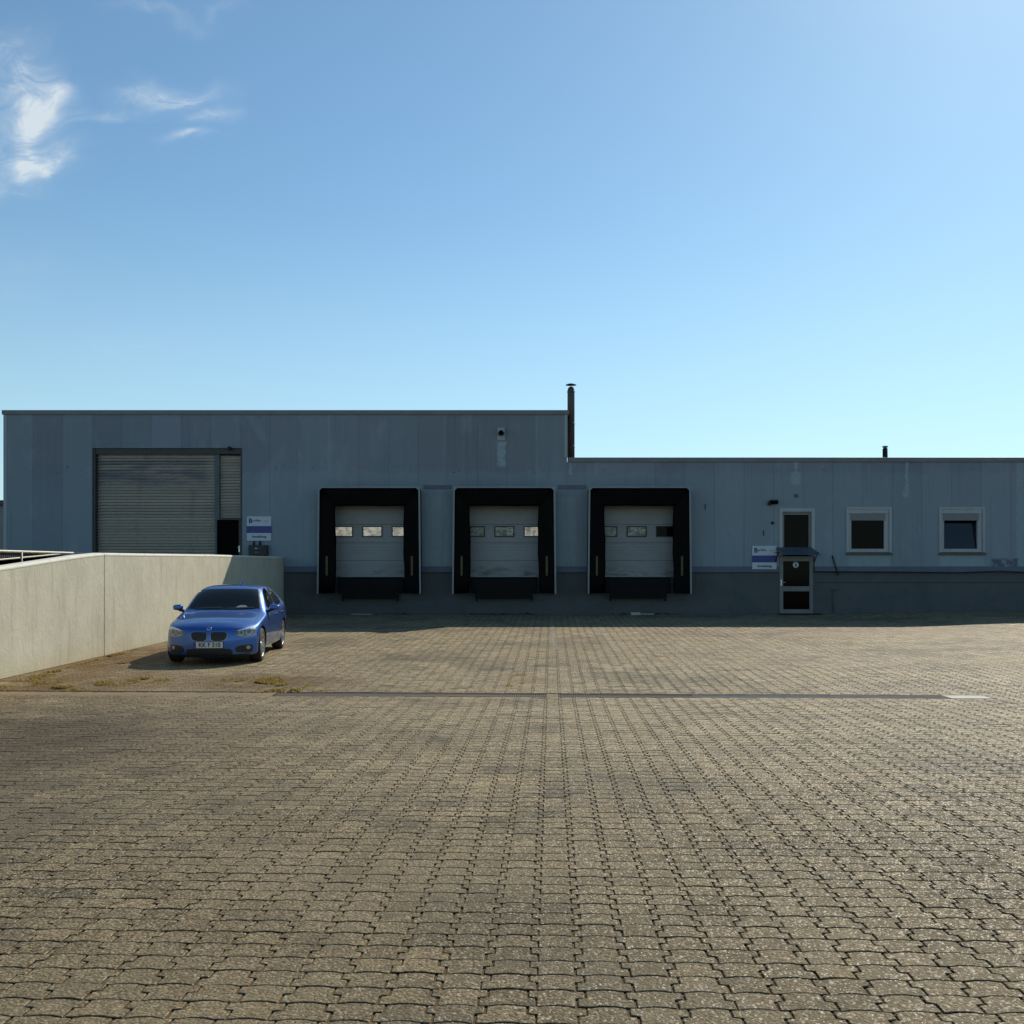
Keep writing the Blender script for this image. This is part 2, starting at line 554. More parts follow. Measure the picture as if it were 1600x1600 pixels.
def paver_fn(t, b):
    p = geo_pos(t)
    s = t.node('ShaderNodeSeparateXYZ', {0: p})
    x, y = s.outputs[0], s.outputs[1]
    at = t.node('ShaderNodeAttribute', attribute_name='tone')
    tone = at.outputs[2]                       # per-stone value
    at2 = t.node('ShaderNodeAttribute', attribute_name='warm')
    c = t.mix(at2.outputs[2], (.285, .218, .118), (.245, .195, .115))
    # exposed aggregate
    v1 = t.node('ShaderNodeTexVoronoi', {'Vector': p, 'Scale': 125.0})
    vc = t.node('ShaderNodeSeparateColor', {0: v1.outputs[1]})
    v2 = t.node('ShaderNodeTexVoronoi', {'Vector': p, 'Scale': 62.0})
    vd = t.node('ShaderNodeSeparateColor', {0: v2.outputs[1]})
    sp1 = t.m('MULTIPLY', t.ramp(vc.outputs[0], 0, 1, .35, 1.55, smooth=False), t.ramp(vd.outputs[0], 0, 1, .5, 1.4, smooth=False))
    brt = t.m('MAXIMUM', t.ramp(vc.outputs[1], .86, .93), t.m('MULTIPLY', t.ramp(vd.outputs[1], .86, .93), .7))
    drk = t.ramp(vc.outputs[2], .80, .9)
    k = t.m('MULTIPLY', sp1, t.ramp(tone, 0, 1, .68, 1.32, smooth=False))
    c = t.mix(1.0, c, t.node('ShaderNodeCombineColor', {0: k, 1: k, 2: k}).outputs[0], 'MULTIPLY')
    c = t.mix(t.m('MULTIPLY', brt, .8), c, (.78, .64, .42))
    c = t.mix(t.m('MULTIPLY', drk, .5), c, (.06, .055, .05))
    # paving gets darker towards the near end, with a noisy edge
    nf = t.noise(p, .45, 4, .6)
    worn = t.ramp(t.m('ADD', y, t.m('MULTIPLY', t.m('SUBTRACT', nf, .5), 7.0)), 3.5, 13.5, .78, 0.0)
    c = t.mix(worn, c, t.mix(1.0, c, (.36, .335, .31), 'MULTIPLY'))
    # large soft stains
    n1 = t.noise(p, .33, 6, .6)
    c = t.mix(t.ramp(n1, .46, .66, 0, .5), c, (.070, .064, .045))
    n1b = t.noise(p, 1.7, 5, .65)
    c = t.mix(t.ramp(n1b, .52, .68, 0, .55), c, (.068, .058, .042))
    n2 = t.noise(t.mapping(p, (1, 1, 1), (31, 7, 0)), .22, 4, .6)
    c = t.mix(t.ramp(n2, .45, .7, 0, .4), c, (.26, .205, .118))
    # brown soil washed up along the ramp wall and the drain's buried end
    n3 = t.noise(p, 1.2, 6, .68)
    m1 = t.gauss(x, y, -7.4, 16.4, 2.4, 2.2)
    m2 = t.gauss(x, y, -5.4, 11.0, 2.8, 4.0)
    m3 = t.gauss(x, y, -7.6, 20.0, 1.3, 5.0)
    m4 = t.gauss(x, y, -4.0, 16.8, 1.6, 1.3)
    soil = t.m('MULTIPLY', t.m('MAXIMUM', t.m('MAXIMUM', m1, m3), t.m('MULTIPLY', m4, .9)), t.ramp(n3, .28, .55))
    c = t.mix(t.m('MULTIPLY', soil, .9), c, (.135, .075, .024))
    dk = t.m('MULTIPLY', m2, t.ramp(n3, .22, .60, .4, 1))
    c = t.mix(t.m('MULTIPLY', dk, .95), c, (.070, .048, .028))
    m5 = t.m('MULTIPLY', t.gauss(x, y, .2, 16.9, .7, 1.0), t.ramp(n3, .42, .6))
    c = t.mix(t.m('MULTIPLY', m5, .6), c, (.20, .13, .05))
    t.set(b.inputs['Base Color'], c)
    h = t.m('ADD', t.m('MULTIPLY', v2.outputs[0], -1.2), t.m('MULTIPLY', t.noise(p, 90, 4, .6), .8))
    bn = t.node('ShaderNodeBump', {'Height': h, 'Strength': .7, 'Distance': .007})
    t.set(b.inputs['Normal'], bn)
    t.set(b.inputs['Roughness'], t.ramp(brt, 0, 1, .8, .34))


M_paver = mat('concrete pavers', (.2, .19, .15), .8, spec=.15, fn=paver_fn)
M_bed = mat('dark joint sand', (.115, .080, .044), .95, spec=.1, fn=grime(4, .5, bump=.4, bscale=80))
M_far = mat('distant paving', (.17, .155, .125), .9, fn=grime(1.5, .3))


def moss_fn(t, b):
    p = geo_pos(t)
    n = t.noise(p, 2.6, 4, .6)
    c = t.mix(t.ramp(n, .35, .65), (.33, .235, .09), (.35, .29, .10))
    n2 = t.noise(p, 13, 3, .6)
    c = t.mix(t.ramp(n2, .45, .75), c, (.20, .14, .05))
    t.set(b.inputs['Base Color'], c)
    tl = t.node('ShaderNodeBsdfTranslucent', {'Color': c})
    ms = t.node('ShaderNodeMixShader', {0: .5, 1: b.outputs[0], 2: tl.outputs[0]})
    out = [n_ for n_ in t.n if n_.type == 'OUTPUT_MATERIAL'][0]
    t.l.new(ms.outputs[0], out.inputs[0])


M_moss = mat('dry moss and grass', (.25, .2, .06), .9, spec=.1, fn=moss_fn)


def line_fn(t, b):
    p = geo_pos(t)
    n = t.noise(p, 9, 5, .7)
    tr = t.node('ShaderNodeBsdfTransparent')
    ms = t.node('ShaderNodeMixShader', {0: t.ramp(n, .40, .66, .06, .42), 1: tr.outputs[0], 2: b.outputs[0]})
    out = [n_ for n_ in t.n if n_.type == 'OUTPUT_MATERIAL'][0]
    t.l.new(ms.outputs[0], out.inputs[0])


M_line = mat('worn white road paint', (.42, .40, .34), .8, fn=line_fn)

# ------------------------------------------------------------------ ground
TH = math.atan(61 / F)                      # paving is turned a little against the view
CT, ST = math.cos(TH), math.sin(TH)


def uv2xy(u, v):
    return u * CT + v * ST, -u * ST + v * CT


def sheet(name, xs, ys, dz, m):
    bm = bmesh.new()
    vs = [[bm.verts.new((x, y, G(x, y) + dz)) for x in xs] for y in ys]
    for j in range(len(ys) - 1):
        for i in range(len(xs) - 1):
            bm.faces.new((vs[j][i], vs[j][i + 1], vs[j + 1][i + 1], vs[j + 1][i]))
    return tag(obj(name, bm, m), kind='structure')


sheet('ground', [-900, -300, -80, -30, -14, 0, 8, 10.5, 11.5, 12.5, 13.5, 14.5, 20, 60, 300, 900], [-900, -200, -40, 0, 10, SLOPE0, 20, 22, 24, 26, 28, 32, 36, 50, 300, 900], -.05, M_far)
sheet('yard_bed', list(np.linspace(-8.9, 26, 40)), [-1, 5, 10, 14, 14.6] + list(np.linspace(SLOPE0, 35.7, 30)), -.0085, M_bed)

WD = 0.0387                                 # ramp wall direction dx/dy


def wall_x(y):
    return -8.14 + (y - 24.4) * WD


DRAIN_V, DRAIN_W = 15.10, 0.40


def build_pavers():
    PU, PV, J = 0.1975, 0.1635, 0.0042      # stone pitch, half joint width
    jog = 0.0175
    # outline of one stone: narrow head, wide foot, wavy long sides; the neighbour is the same turned over
    amp = 0.0075

    def wave(x):                            # x in units of a stone, 0 = joint
        return amp * math.tanh(-1.9 * math.cos(2 * math.pi * x))   # high in the middle of a stone

    def outline(s):
        a, b = PU / 2 - .0008, PV / 2
        xs_b = np.array([-a - s * jog, -a * .70, -a * .52, -a * .34, 0, a * .34, a * .52, a * .70, a + s * jog])
        xs_t = np.array([a - s * jog, a * .70, a * .52, a * .34, 0, -a * .34, -a * .52, -a * .70, -a + s * jog])
        pts = []
        for x in xs_b:
            pts.append((x, -b + wave(x / PU + .5)))
        pts += [(a + s * jog, -.0045), (a - s * jog, .0045)]
        for x in xs_t:
            pts.append((x, b + wave(x / PU + .5)))
        pts += [(-a + s * jog, .0045), (-a - s * jog, -.0045)]
        pts = np.array(pts)
        return pts

    def inset(p, d):
        n = len(p)
        out = np.zeros_like(p)
        for i in range(n):
            p0, p1, p2 = p[i - 1], p[i], p[(i + 1) % n]
            e1 = (p1 - p0) / np.linalg.norm(p1 - p0)
            e2 = (p2 - p1) / np.linalg.norm(p2 - p1)
            n1 = np.array((-e1[1], e1[0]))
            n2 = np.array((-e2[1], e2[0]))
            k = (n1 + n2) / max(.55, 1 + n1 @ n2)
            out[i] = p1 + k * d
        return out
    outs = [inset(outline(1), J), inset(outline(-1), J)]
    ins = [inset(outline(1), J + .0032), inset(outline(-1), J + .0032)]
    n = len(outs[0])
    us = np.arange(-14, 25, PU)
    vs = np.arange(2.4, 37.5, PV)
    U, V = np.meshgrid(us, vs)
    I, _ = np.meshgrid(np.arange(len(us)), np.arange(len(vs)))
    U, V, I = U.ravel(), V.ravel(), I.ravel()
    X, Y = U * CT + V * ST, -U * ST + V * CT
    ok = (Y < WY - .10) & (X > wall_x(Y) + .10) & (X < 25) & (np.abs(V - DRAIN_V) > DRAIN_W / 2 + .045) | \
         ((np.abs(V - DRAIN_V) <= DRAIN_W / 2 + .045) & (U > 6.30) & (X < 25))
    ok &= np.abs(X) < .62 * Y + 3.0
    U, V, I, X, Y = U[ok], V[ok], I[ok], X[ok], Y[ok]
    N = len(U)
    tone = np.clip(rng.normal(.5, .22, N), 0, 1)
    odd = rng.random(N)
    tone[odd < .03] = np.clip(tone[odd < .03] - .35, 0, 1)
    tone[odd > .97] = np.clip(tone[odd > .97] + .3, 0, 1)
    warm = rng.random(N)
    near = Y < 19
    co, loops, starts, sizes, ft, fw = [], [], [], [], [], []
    base = 0
    lstart = 0
    for grp, ring in ((near, True), (~near, False)):
        for par in (0, 1):
            sel = grp & (I % 2 == par)
            k = sel.sum()
            if not k:
                continue
            rot = rng.normal(0, .006, k)
            jx, jy = rng.normal(0, .0012, (2, k))
            hz = rng.normal(0, .0007, k)
            tx, ty = rng.normal(0, .008, (2, k))

            def place(pts, dz):
                cu = pts[None, :, 0] * np.cos(rot)[:, None] - pts[None, :, 1] * np.sin(rot)[:, None]
                cv_ = pts[None, :, 0] * np.sin(rot)[:, None] + pts[None, :, 1] * np.cos(rot)[:, None]
                uu = U[sel][:, None] + jx[:, None] + cu
                vv = V[sel][:, None] + jy[:, None] + cv_
                xx, yy_ = uu * CT + vv * ST, -uu * ST + vv * CT
                zz = gz(xx, yy_) + hz[:, None] + tx[:, None] * cu + ty[:, None] * cv_ + dz
                return np.stack((xx, yy_, zz), -1)
            top = place(ins[par], 0.0)
            if ring:
                low = place(outs[par], -.0034)
                blk = np.concatenate((top, low), 1)          # k, 2n, 3
                ids = base + np.arange(k)[:, None] * (2 * n)
                tl = ids + np.arange(n)[None]
                idx = np.arange(n)
                nx = (idx + 1) % n
                q = np.stack((idx + n, nx + n, nx, idx), -1)  # n,4
                ql = ids[:, :, None] + q[None]
                loops.append(np.concatenate((tl, ql.reshape(k, -1)), 1).ravel())
                sz = np.tile(np.concatenate(([n], np.full(n, 4))), k)
                per = n + 1
            else:
                top = place((outs[par] + ins[par]) / 2, 0.0)
                blk = top
                ids = base + np.arange(k)[:, None] * n
                loops.append((ids + np.arange(n)[None]).ravel())
                sz = np.full(k, n)
                per = 1
            co.append(blk.reshape(-1, 3))
            base += blk.shape[0] * blk.shape[1]
            sizes.append(sz)
            ft.append(np.repeat(tone[sel], per))
            fw.append(np.repeat(warm[sel], per))
    co = np.concatenate(co)
    loops = np.concatenate(loops)
    sizes = np.concatenate(sizes)
    starts = np.concatenate(([0], np.cumsum(sizes)[:-1]))
    me = bpy.data.meshes.new('paving')
    me.vertices.add(len(co))
    me.vertices.foreach_set('co', co.astype(np.float32).ravel())
    me.loops.add(len(loops))
    me.loops.foreach_set('vertex_index', loops.astype(np.int32))
    me.polygons.add(len(sizes))
    me.polygons.foreach_set('loop_start', starts.astype(np.int32))
    me.update(calc_edges=True)
    for nm, arr in (('tone', np.concatenate(ft)), ('warm', np.concatenate(fw))):
        a = me.attributes.new(nm, 'FLOAT', 'FACE')
        a.data.foreach_set('value', arr.astype(np.float32))
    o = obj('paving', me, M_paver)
    me.shade_flat()
    return tag(o, kind='structure')


build_pavers()

# worn painted lane lines on the paving
for (xa, ya), (xb, yb) in (((1.17, 29.9), (.93, 22.3)), ((2.43, 29.9), (2.2, 21.8)), ((5.78, 29.4), (5.42, 21.0))):
    bm = bmesh.new()
    nseg = 12
    for i in range(nseg):
        a, b_ = i / nseg, (i + 1) / nseg
        pts = []
        for tt, sgn in ((a, -1), (a, 1), (b_, 1), (b_, -1)):
            x = xa + (xb - xa) * tt + sgn * .06
            y = ya + (yb - ya) * tt
            pts.append((x, y, G(x, y) + .006))
        quad(bm, *pts[::-1])
    bmesh.ops.recalc_face_normals(bm, faces=bm.faces[:])
    tag(obj('lane_marking', bm, M_line), kind='structure')

# ------------------------------------------------------------------ linear drain
bm = bmesh.new()
for (u0, u1, v0, v1, z0, z1) in ((-9.2, 6.22, DRAIN_V - DRAIN_W / 2 - .02, DRAIN_V + DRAIN_W / 2 + .02, -.16, -.15),):
    box(bm, u0, u1, v0, v1, z0, z1)
box(bm, -9.2, 6.22, DRAIN_V - DRAIN_W / 2 - .035, DRAIN_V - DRAIN_W / 2 - .003, -.15, -.003)
box(bm, -9.2, 6.22, DRAIN_V + DRAIN_W / 2 + .003, DRAIN_V + DRAIN_W / 2 + .035, -.15, -.003)
tr = obj('drain_channel', bm, M_trough)
tr.rotation_euler = (0, 0, -TH)
tag(tr, kind='structure')


def grate_bm(L):
    bm = bmesh.new()
    h = DRAIN_W / 2
    box(bm, 0.008, L - .008, -h, -h + .022, -.03, .004)
    box(bm, 0.008, L - .008, h - .022, h, -.03, .004)
    k = max(3, int(L / .031))
    p = (L - .03) / k
    for i in range(k + 1):
        x = .008 + i * p
        box(bm, x, x + .010, -h + .0225, h - .0225, -.026, .002)
    box(bm, .01, L - .01, -.008, .008, -.034, -.0265)
    return bm


def px2u(px):
    d = 15.1
    x = (px - 800) * d / F
    return x / CT - DRAIN_V * ST / CT


cuts = [px2u(p) for p in (428, 534, 641, 724, 807)]
cuts2 = [px2u(p) for p in (873, 971, 1082, 1190, 1300, 1385, 1468)]
spans = list(zip(cuts[:-1], cuts[1:])) + list(zip(cuts2[:-1], cuts2[1:]))
spans.insert(4, (cuts[-1], px2u(853)))
names = ['drain grate at the left end of the row, nearest the blue car',
         'second drain grate from the left end of the row, dull and dusty',
         'third drain grate from the left end of the row',
         'fourth drain grate from the left end, just before the short one',
         'short drain grate just left of the mossy gap in the row',
         'drain grate just right of the mossy gap in the row',
         'second drain grate to the right of the mossy gap',
         'third drain grate to the right of the mossy gap',
         'fourth drain grate right of the gap, straight in front of the entrance door',
         'second drain grate from the pale concrete slab',
         'pale drain grate butting against the concrete slab at the right end']
for gi, ((u0, u1), lb) in enumerate(zip(spans, names)):
    x, y = uv2xy(u0, DRAIN_V)
    o = obj('drain_grate', grate_bm(u1 - u0), M_gratepale if gi > 6 else M_grate)
    o.location = (x, y, 0.0)
    o.rotation_euler = (0, 0, -TH)
    tag(o, lb, 'drain grate', 'slotted grates of the drain across the yard')
x, y = uv2xy(px2u(1469), DRAIN_V)
bm = B((0, .58, -.20, .20, -.06, .008), bevel=.006)
o = obj('concrete_slab', bm, M_slab)
o.location = (x, y, 0)
o.rotation_euler = (0, 0, -TH)
tag(o, 'small pale concrete slab closing the right end of the drain', 'concrete slab')
# silted-up stretches of the drain
M_silt = mat('silt filling the drain', (.20, .145, .078), .95, fn=grime(5, .6, bump=.6, bscale=40))
for ua, ub in ((-9.2, cuts[0] - .01), (px2u(854), px2u(872))):
    bm = bmesh.new()
    nu, nv = max(4, int((ub - ua) / .06)), 8
    grid = []
    for i in range(nu + 1):
        row = []
        for j in range(nv + 1):
            u = ua + (ub - ua) * i / nu
            v = DRAIN_V - DRAIN_W / 2 - .03 + (DRAIN_W + .06) * j / nv
            x, y = uv2xy(u, v)
            edge = min(j, nv - j) / (nv / 2)
            row.append(bm.verts.new((x, y, -.004 + .010 * min(1, edge * 2) + random.uniform(-.004, .005))))
        grid.append(row)
    for i in range(nu):
        for j in range(nv):
            bm.faces.new((grid[i][j], grid[i + 1][j], grid[i + 1][j + 1], grid[i][j + 1]))
    tag(obj('drain_silt', bm, M_silt, smooth=True), 'dry silt filling the drain channel', 'silt', kind='stuff')


def moss(name, blobs, label, n_per):
    bm = bmesh.new()
    for cx, cy, rx, ry, k in blobs:
        for _ in range(int(n_per * k)):
            a, r = random.uniform(0, 6.283), abs(random.gauss(0, .55))
            x, y = cx + rx * r * math.cos(a), cy + ry * r * math.sin(a)
            if x < wall_x(y) + .05 or noise.noise((x * 4.2, y * 2.6, 1.7)) + .35 * noise.noise((x * 13, y * 9, 4)) < -.02 + .25 * r:
                continue
            z = G(x, y) - .004
            h = random.uniform(.008, .045) * (1.3 - min(1, r))
            t_ = random.uniform(0, 6.283)
            wv_ = random.uniform(.006, .018)
            dx, dy = math.cos(t_) * wv_, math.sin(t_) * wv_
            lx, ly = random.gauss(0, .016), random.gauss(0, .016)
            quad(bm, (x - dx, y - dy, z), (x + dx, y + dy, z), (x + dx * .4 + lx, y + dy * .4 + ly, z + h), (x - dx * .4 + lx, y - dy * .4 + ly, z + h))
    tag(obj(name, bm, M_moss), label, 'moss', kind='stuff')


moss('moss', [(-4.0, 16.7, .75, .85, 1.0), (-4.4, 17.1, .55, .6, .35), (-3.5, 16.2, .5, .5, .3), (-3.3, 15.6, .7, .2, .15)], 'yellow green dry moss and grass growing on the pavers before the car', 9000)
moss('moss', [(-6.5, 16.5, .7, .7, .45), (-5.9, 17.0, .5, .6, .35), (-6.9, 15.9, .6, .4, .35), (-7.6, 16.6, .6, 1.0, .35), (-7.9, 17.8, .25, 2.2, .6), (-8.0, 21.0, .12, 2.5, .4)], 'brownish dry moss along the foot of the pale wall', 6500)
moss('moss', [(.15, 16.3, .35, .4, .12), (.55, 15.12, .10, .18, .12), (.1, 17.4, .35, .6, .08)], 'thin patch of moss behind the gap in the drain', 3600)

# ------------------------------------------------------------------ warehouse
TX0, TX1, LX1 = PX(6), PX(886), 24.0
ZT, ZL = PZ(641), PZ(715)
CAPH = .15
ZPL, ZLE = PZ(893), PZ(885)
BACK = 58.0
wh = thing('warehouse', 'long low warehouse with weathered blue grey walls and a taller left half', 'building', (0, WY, G(0, WY)))
WORG = Vector(wh.location)


def part(name, bm, m, parent=None, smooth=False):
    """a part given in world coordinates"""
    o = obj(name, bm, m, parent or wh, smooth)
    if (parent or wh) is wh:
        o.location = -WORG
    return o


def holed(bm, x0, x1, z0, z1, y, holes, depth, wave=None):
    """front sheet at y with rectangular holes and reveals going back by depth"""
    xs = sorted({x0, x1, *[h for H in holes for h in H[:2] if x0 < h < x1]})
    zs = sorted({z0, z1, *[h for H in holes for h in H[2:] if z0 < h < z1]})

    def inside(cx, cz):
        return any(h[0] < cx < h[1] and h[2] < cz < h[3] for h in holes)
    for i in range(len(xs) - 1):
        for j in range(len(zs) - 1):
            a, b_, c, d = xs[i], xs[i + 1], zs[j], zs[j + 1]
            cx, cz = (a + b_) / 2, (c + d) / 2
            if inside(cx, cz):
                continue
            quad(bm, (a, y, c), (b_, y, c), (b_, y, d), (a, y, d))
            for nx, nz, e in ((a - .001, cz, 'l'), (b_ + .001, cz, 'r'), (cx, c - .001, 'd'), (cx, d + .001, 'u')):
                if x0 < nx < x1 and z0 < nz < z1 and inside(nx, nz):
                    if e == 'l':
                        quad(bm, (a, y, c), (a, y, d), (a, y + depth, d), (a, y + depth, c))
                    elif e == 'r':
                        quad(bm, (b_, y, c), (b_, y + depth, c), (b_, y + depth, d), (b_, y, d))
                    elif e == 'd':
                        quad(bm, (a, y, c), (a, y + depth, c), (b_, y + depth, c), (b_, y, c))
                    else:
                        quad(bm, (a, y, d), (b_, y, d), (b_, y + depth, d), (a, y + depth, d))


DOCKX = (-4.76, -.26, 4.25)
FLOOR = 1.72
gate = (PX(144), PX(378.5), FLOOR, PZ(700))
docks = [(c - 1.45, c + 1.45, FLOOR, 4.62) for c in DOCKX]
door_x0, door_x1 = PX(1217.5), PX(1273)
door_z0 = G(PX(1245), WY) + .03
entr = (door_x0, door_x1, door_z0, PZ(794))
win1 = (PX(1323), PX(1392), PZ(864), PZ(793))
win2 = (PX(1468), PX(1538), PZ(864), PZ(793))
holes = [gate, *docks, entr, win1, win2]

bm = bmesh.new()
holed(bm, TX0, TX1, ZLE, ZT - CAPH, WY, holes, .32)
quad(bm, (TX0, WY, ZLE), (TX0, WY, ZT - CAPH), (TX0, BACK, ZT - CAPH), (TX0, BACK, ZLE))
quad(bm, (TX1, WY + .001, ZL - .6), (TX1, BACK, ZL - .6), (TX1, BACK, ZT - CAPH), (TX1, WY + .001, ZT - CAPH))
quad(bm, (TX0, BACK, ZLE), (TX0, BACK, ZT - CAPH), (TX1, BACK, ZT - CAPH), (TX1, BACK, ZLE))
part('wall', bm, M_wall)
bm = bmesh.new()
holed(bm, TX1, LX1, ZLE, ZL - CAPH, WY, holes, .32)
quad(bm, (LX1, WY, ZLE), (LX1, BACK, ZLE), (LX1, BACK, ZL - CAPH), (LX1, WY, ZL - CAPH))
quad(bm, (TX1, BACK, ZLE), (TX1, BACK, ZL - CAPH), (LX1, BACK, ZL - CAPH), (LX1, BACK, ZLE))
part('wall', bm, M_wall)
# plinth and its flashing
bm = bmesh.new()
holed(bm, TX0, LX1, -.2, ZPL, WY + .035, holes, .28)
quad(bm, (TX0, WY + .035, -.2), (TX0, WY + .035, ZPL), (TX0, BACK, ZPL), (TX0, BACK, -.2))
quad(bm, (LX1, WY + .035, -.2), (LX1, BACK, -.2), (LX1, BACK, ZLE), (LX1, WY + .035, ZLE))
quad(bm, (TX0, BACK, -.2), (TX0, BACK, ZLE), (LX1, BACK, ZLE), (LX1, BACK, -.2))
quad(bm, (TX0, WY + .3, ZPL), (TX0, WY + .3, ZLE), (TX0, BACK, ZLE), (TX0, BACK, ZPL))
part('plinth', bm, M_plinth)


def strip_segments(x0, x1, z0, z1):
    cut = sorted([(h[0], h[1]) for h in holes if h[2] < z1 and h[3] > z0 and h[1] > x0 and h[0] < x1])
    out, a = [], x0
    for c0, c1 in cut:
        out.append((a, c0))
        a = c1
    out.append((a, x1))
    return [(a, b_) for a, b_ in out if b_ - a > .02]


for a, b_ in strip_segments(TX0, LX1, ZPL, ZLE):
    bm = bmesh.new()
    prism(bm, [(WY - .055, ZPL - .02), (WY - .045, ZPL + .03), (WY - .004, ZLE - .001), (WY + .25, ZLE - .001), (WY + .25, ZPL + .001), (WY - .04, ZPL + .001)], 'x', a, b_)
    part('plinth_flashing', bm, M_ledge)
# parapet caps
bm = B((TX0 - .05, TX1 + .05, WY - .05, WY + .3, ZT - CAPH, ZT), (TX0 - .05, TX0 + .25, WY + .3, BACK, ZT - CAPH, ZT), (TX1 - .25, TX1 + .05, WY + .3, BACK, ZT - CAPH, ZT), bevel=.008)
part('parapet_cap', bm, M_cap)
bm = B((TX1 + .052, LX1 + .05, WY - .05, WY + .3, ZL - CAPH, ZL), (LX1 - .25, LX1 + .05, WY + .3, BACK, ZL - CAPH, ZL), bevel=.008)
part('parapet_cap', bm, M_cap)
part('roof', B((TX0 + .01, TX1 - .01, WY + .02, BACK - .01, ZT - .45, ZT - .3)), M_roof)
part('roof', B((TX1 - .2, LX1 - .01, WY + .02, BACK - .01, ZL - .45, ZL - .3)), M_roof)
# pale corner strips
part('corner_flashing', B((TX1 - .09, TX1 + .012, WY - .012, WY + .1, ZL + .01, ZT - CAPH - .002)), M_flash)
part('corner_flashing', B((TX0 - .012, TX0 + .10, WY - .012, WY + .1, ZLE, ZT - CAPH - .002)), M_flash)
# chimney and flue
bm = bmesh.new()
cxm, cym = PX(892.2, 36.3), 36.3
zc1 = PZ(604.5, 36.3)
prof = [(.125, ZL - .3), (.125, zc1 - .16), (.115, zc1 - .08), (.085, zc1 - .02), (.05, zc1)]
lathe(bm, prof, 20, 'z', (cxm, cym, 0))
for zz in (ZL + .45, ZL + 1.25, zc1 - .2):
    lathe(bm, [(.126, zz), (.134, zz + .008), (.134, zz + .05), (.126, zz + .058)], 20, 'z', (cxm, cym, 0))
ch = part('chimney', bm, M_chim)
bm = bmesh.new()
lathe(bm, [(.012, zc1 - .01), (.012, zc1 + .05), (.19, zc1 + .06), (.185, zc1 + .075), (.10, zc1 + .105), (.02, zc1 + .115)], 20, 'z', (cxm, cym, 0))
obj('chimney_cap', bm, M_sooty, ch)
bm = bmesh.new()
fx, fy = PX(1383, 40), 40
lathe(bm, [(.095, ZL - .3), (.095, PZ(701, 40)), (.085, PZ(701, 40))], 16, 'z', (fx, fy, 0))
fl = part('flue_pipe', bm, M_sooty)
bm = bmesh.new()
lathe(bm, [(.07, PZ(701, 40)), (.07, PZ(699, 40)), (.11, PZ(699, 40) + .005), (.10, PZ(697, 40))], 16, 'z', (fx, fy, 0))
obj('flue_cap', bm, M_alu, fl)

# ---- roller gate in the left part
GY = WY + .24
gx0, gx1, gz0, gz1 = gate
bm = B((gx0 + .001, gx0 + .09, WY + .04, WY + .32, gz0, gz1 - .001), (gx1 - .07, gx1 - .001, WY + .04, WY + .32, gz0, gz1 - .001), (gx0 + .091, gx1 - .071, WY + .06, WY + .32, PZ(709), gz1 - .001))
part('gate_frame', bm, M_gateframe)


def slat_curtain(x0, x1, z0, z1, pitch=.1003):
    bm = bmesh.new()
    z = z1
    prof = []
    while z > z0:
        for k in range(7):
            a = k / 6
            prof.append((GY - .034 * math.sin(math.pi * a) ** .6 if 0 < k < 6 else GY + .02, z - .016 - (pitch - .034) * a))
        prof.append((GY + .028, z - pitch + .014))
        prof.append((GY + .028, z - pitch - .014))
        z -= pitch
    prof = [(y, max(z, z0)) for y, z in prof]
    va = [bm.verts.new((x0, y, z)) for y, z in prof]
    vb = [bm.verts.new((x1, y, z)) for y, z in prof]
    for i in range(len(prof) - 1):
        bm.faces.new((va[i], va[i + 1], vb[i + 1], vb[i]))
    bmesh.ops.recalc_face_normals(bm, faces=bm.faces[:])
    return bm


part('roller_shutter', slat_curtain(gx0 + .10, PX(333.5), gz0, PZ(707)), M_shutter)
part('gate_post', B((PX(333.8), PX(341), WY + .12, WY + .3, PZ(812), PZ(709.2)), (PX(333.8), PX(337), WY + .12, WY + .3, gz0, PZ(812.1))), M_post)
part('side_shutter', slat_curtain(PX(341.2), PX(375), PZ(808.5), PZ(709.5)), M_shutter)
part('door_lintel', B((PX(337.2), gx1 - .072, WY + .14, WY + .3, PZ(812), PZ(808.6))), M_gateframe)
part('gate_jamb', B((PX(371.5), gx1 - .072, WY + .13, WY + .3, gz0, PZ(812.2))), M_gateframe)
dl = part('side_door', B((PX(337.3), PX(371.3), WY + .22, WY + .26, gz0, PZ(812.2))), M_void)
bm = bmesh.new()
hx, hz_ = PX(371.5), PZ(855)
tube(bm, (hx - .03, WY + .06, hz_), (hx + .10, WY + .06, hz_), .011)
tube(bm, (hx + .02, WY + .05, hz_), (hx + .02, WY + .21, hz_), .010)
box(bm, hx - .002, hx + .04, WY + .11, WY + .129, hz_ - .16, hz_ + .05)
obj('handle', bm, M_steel, dl)

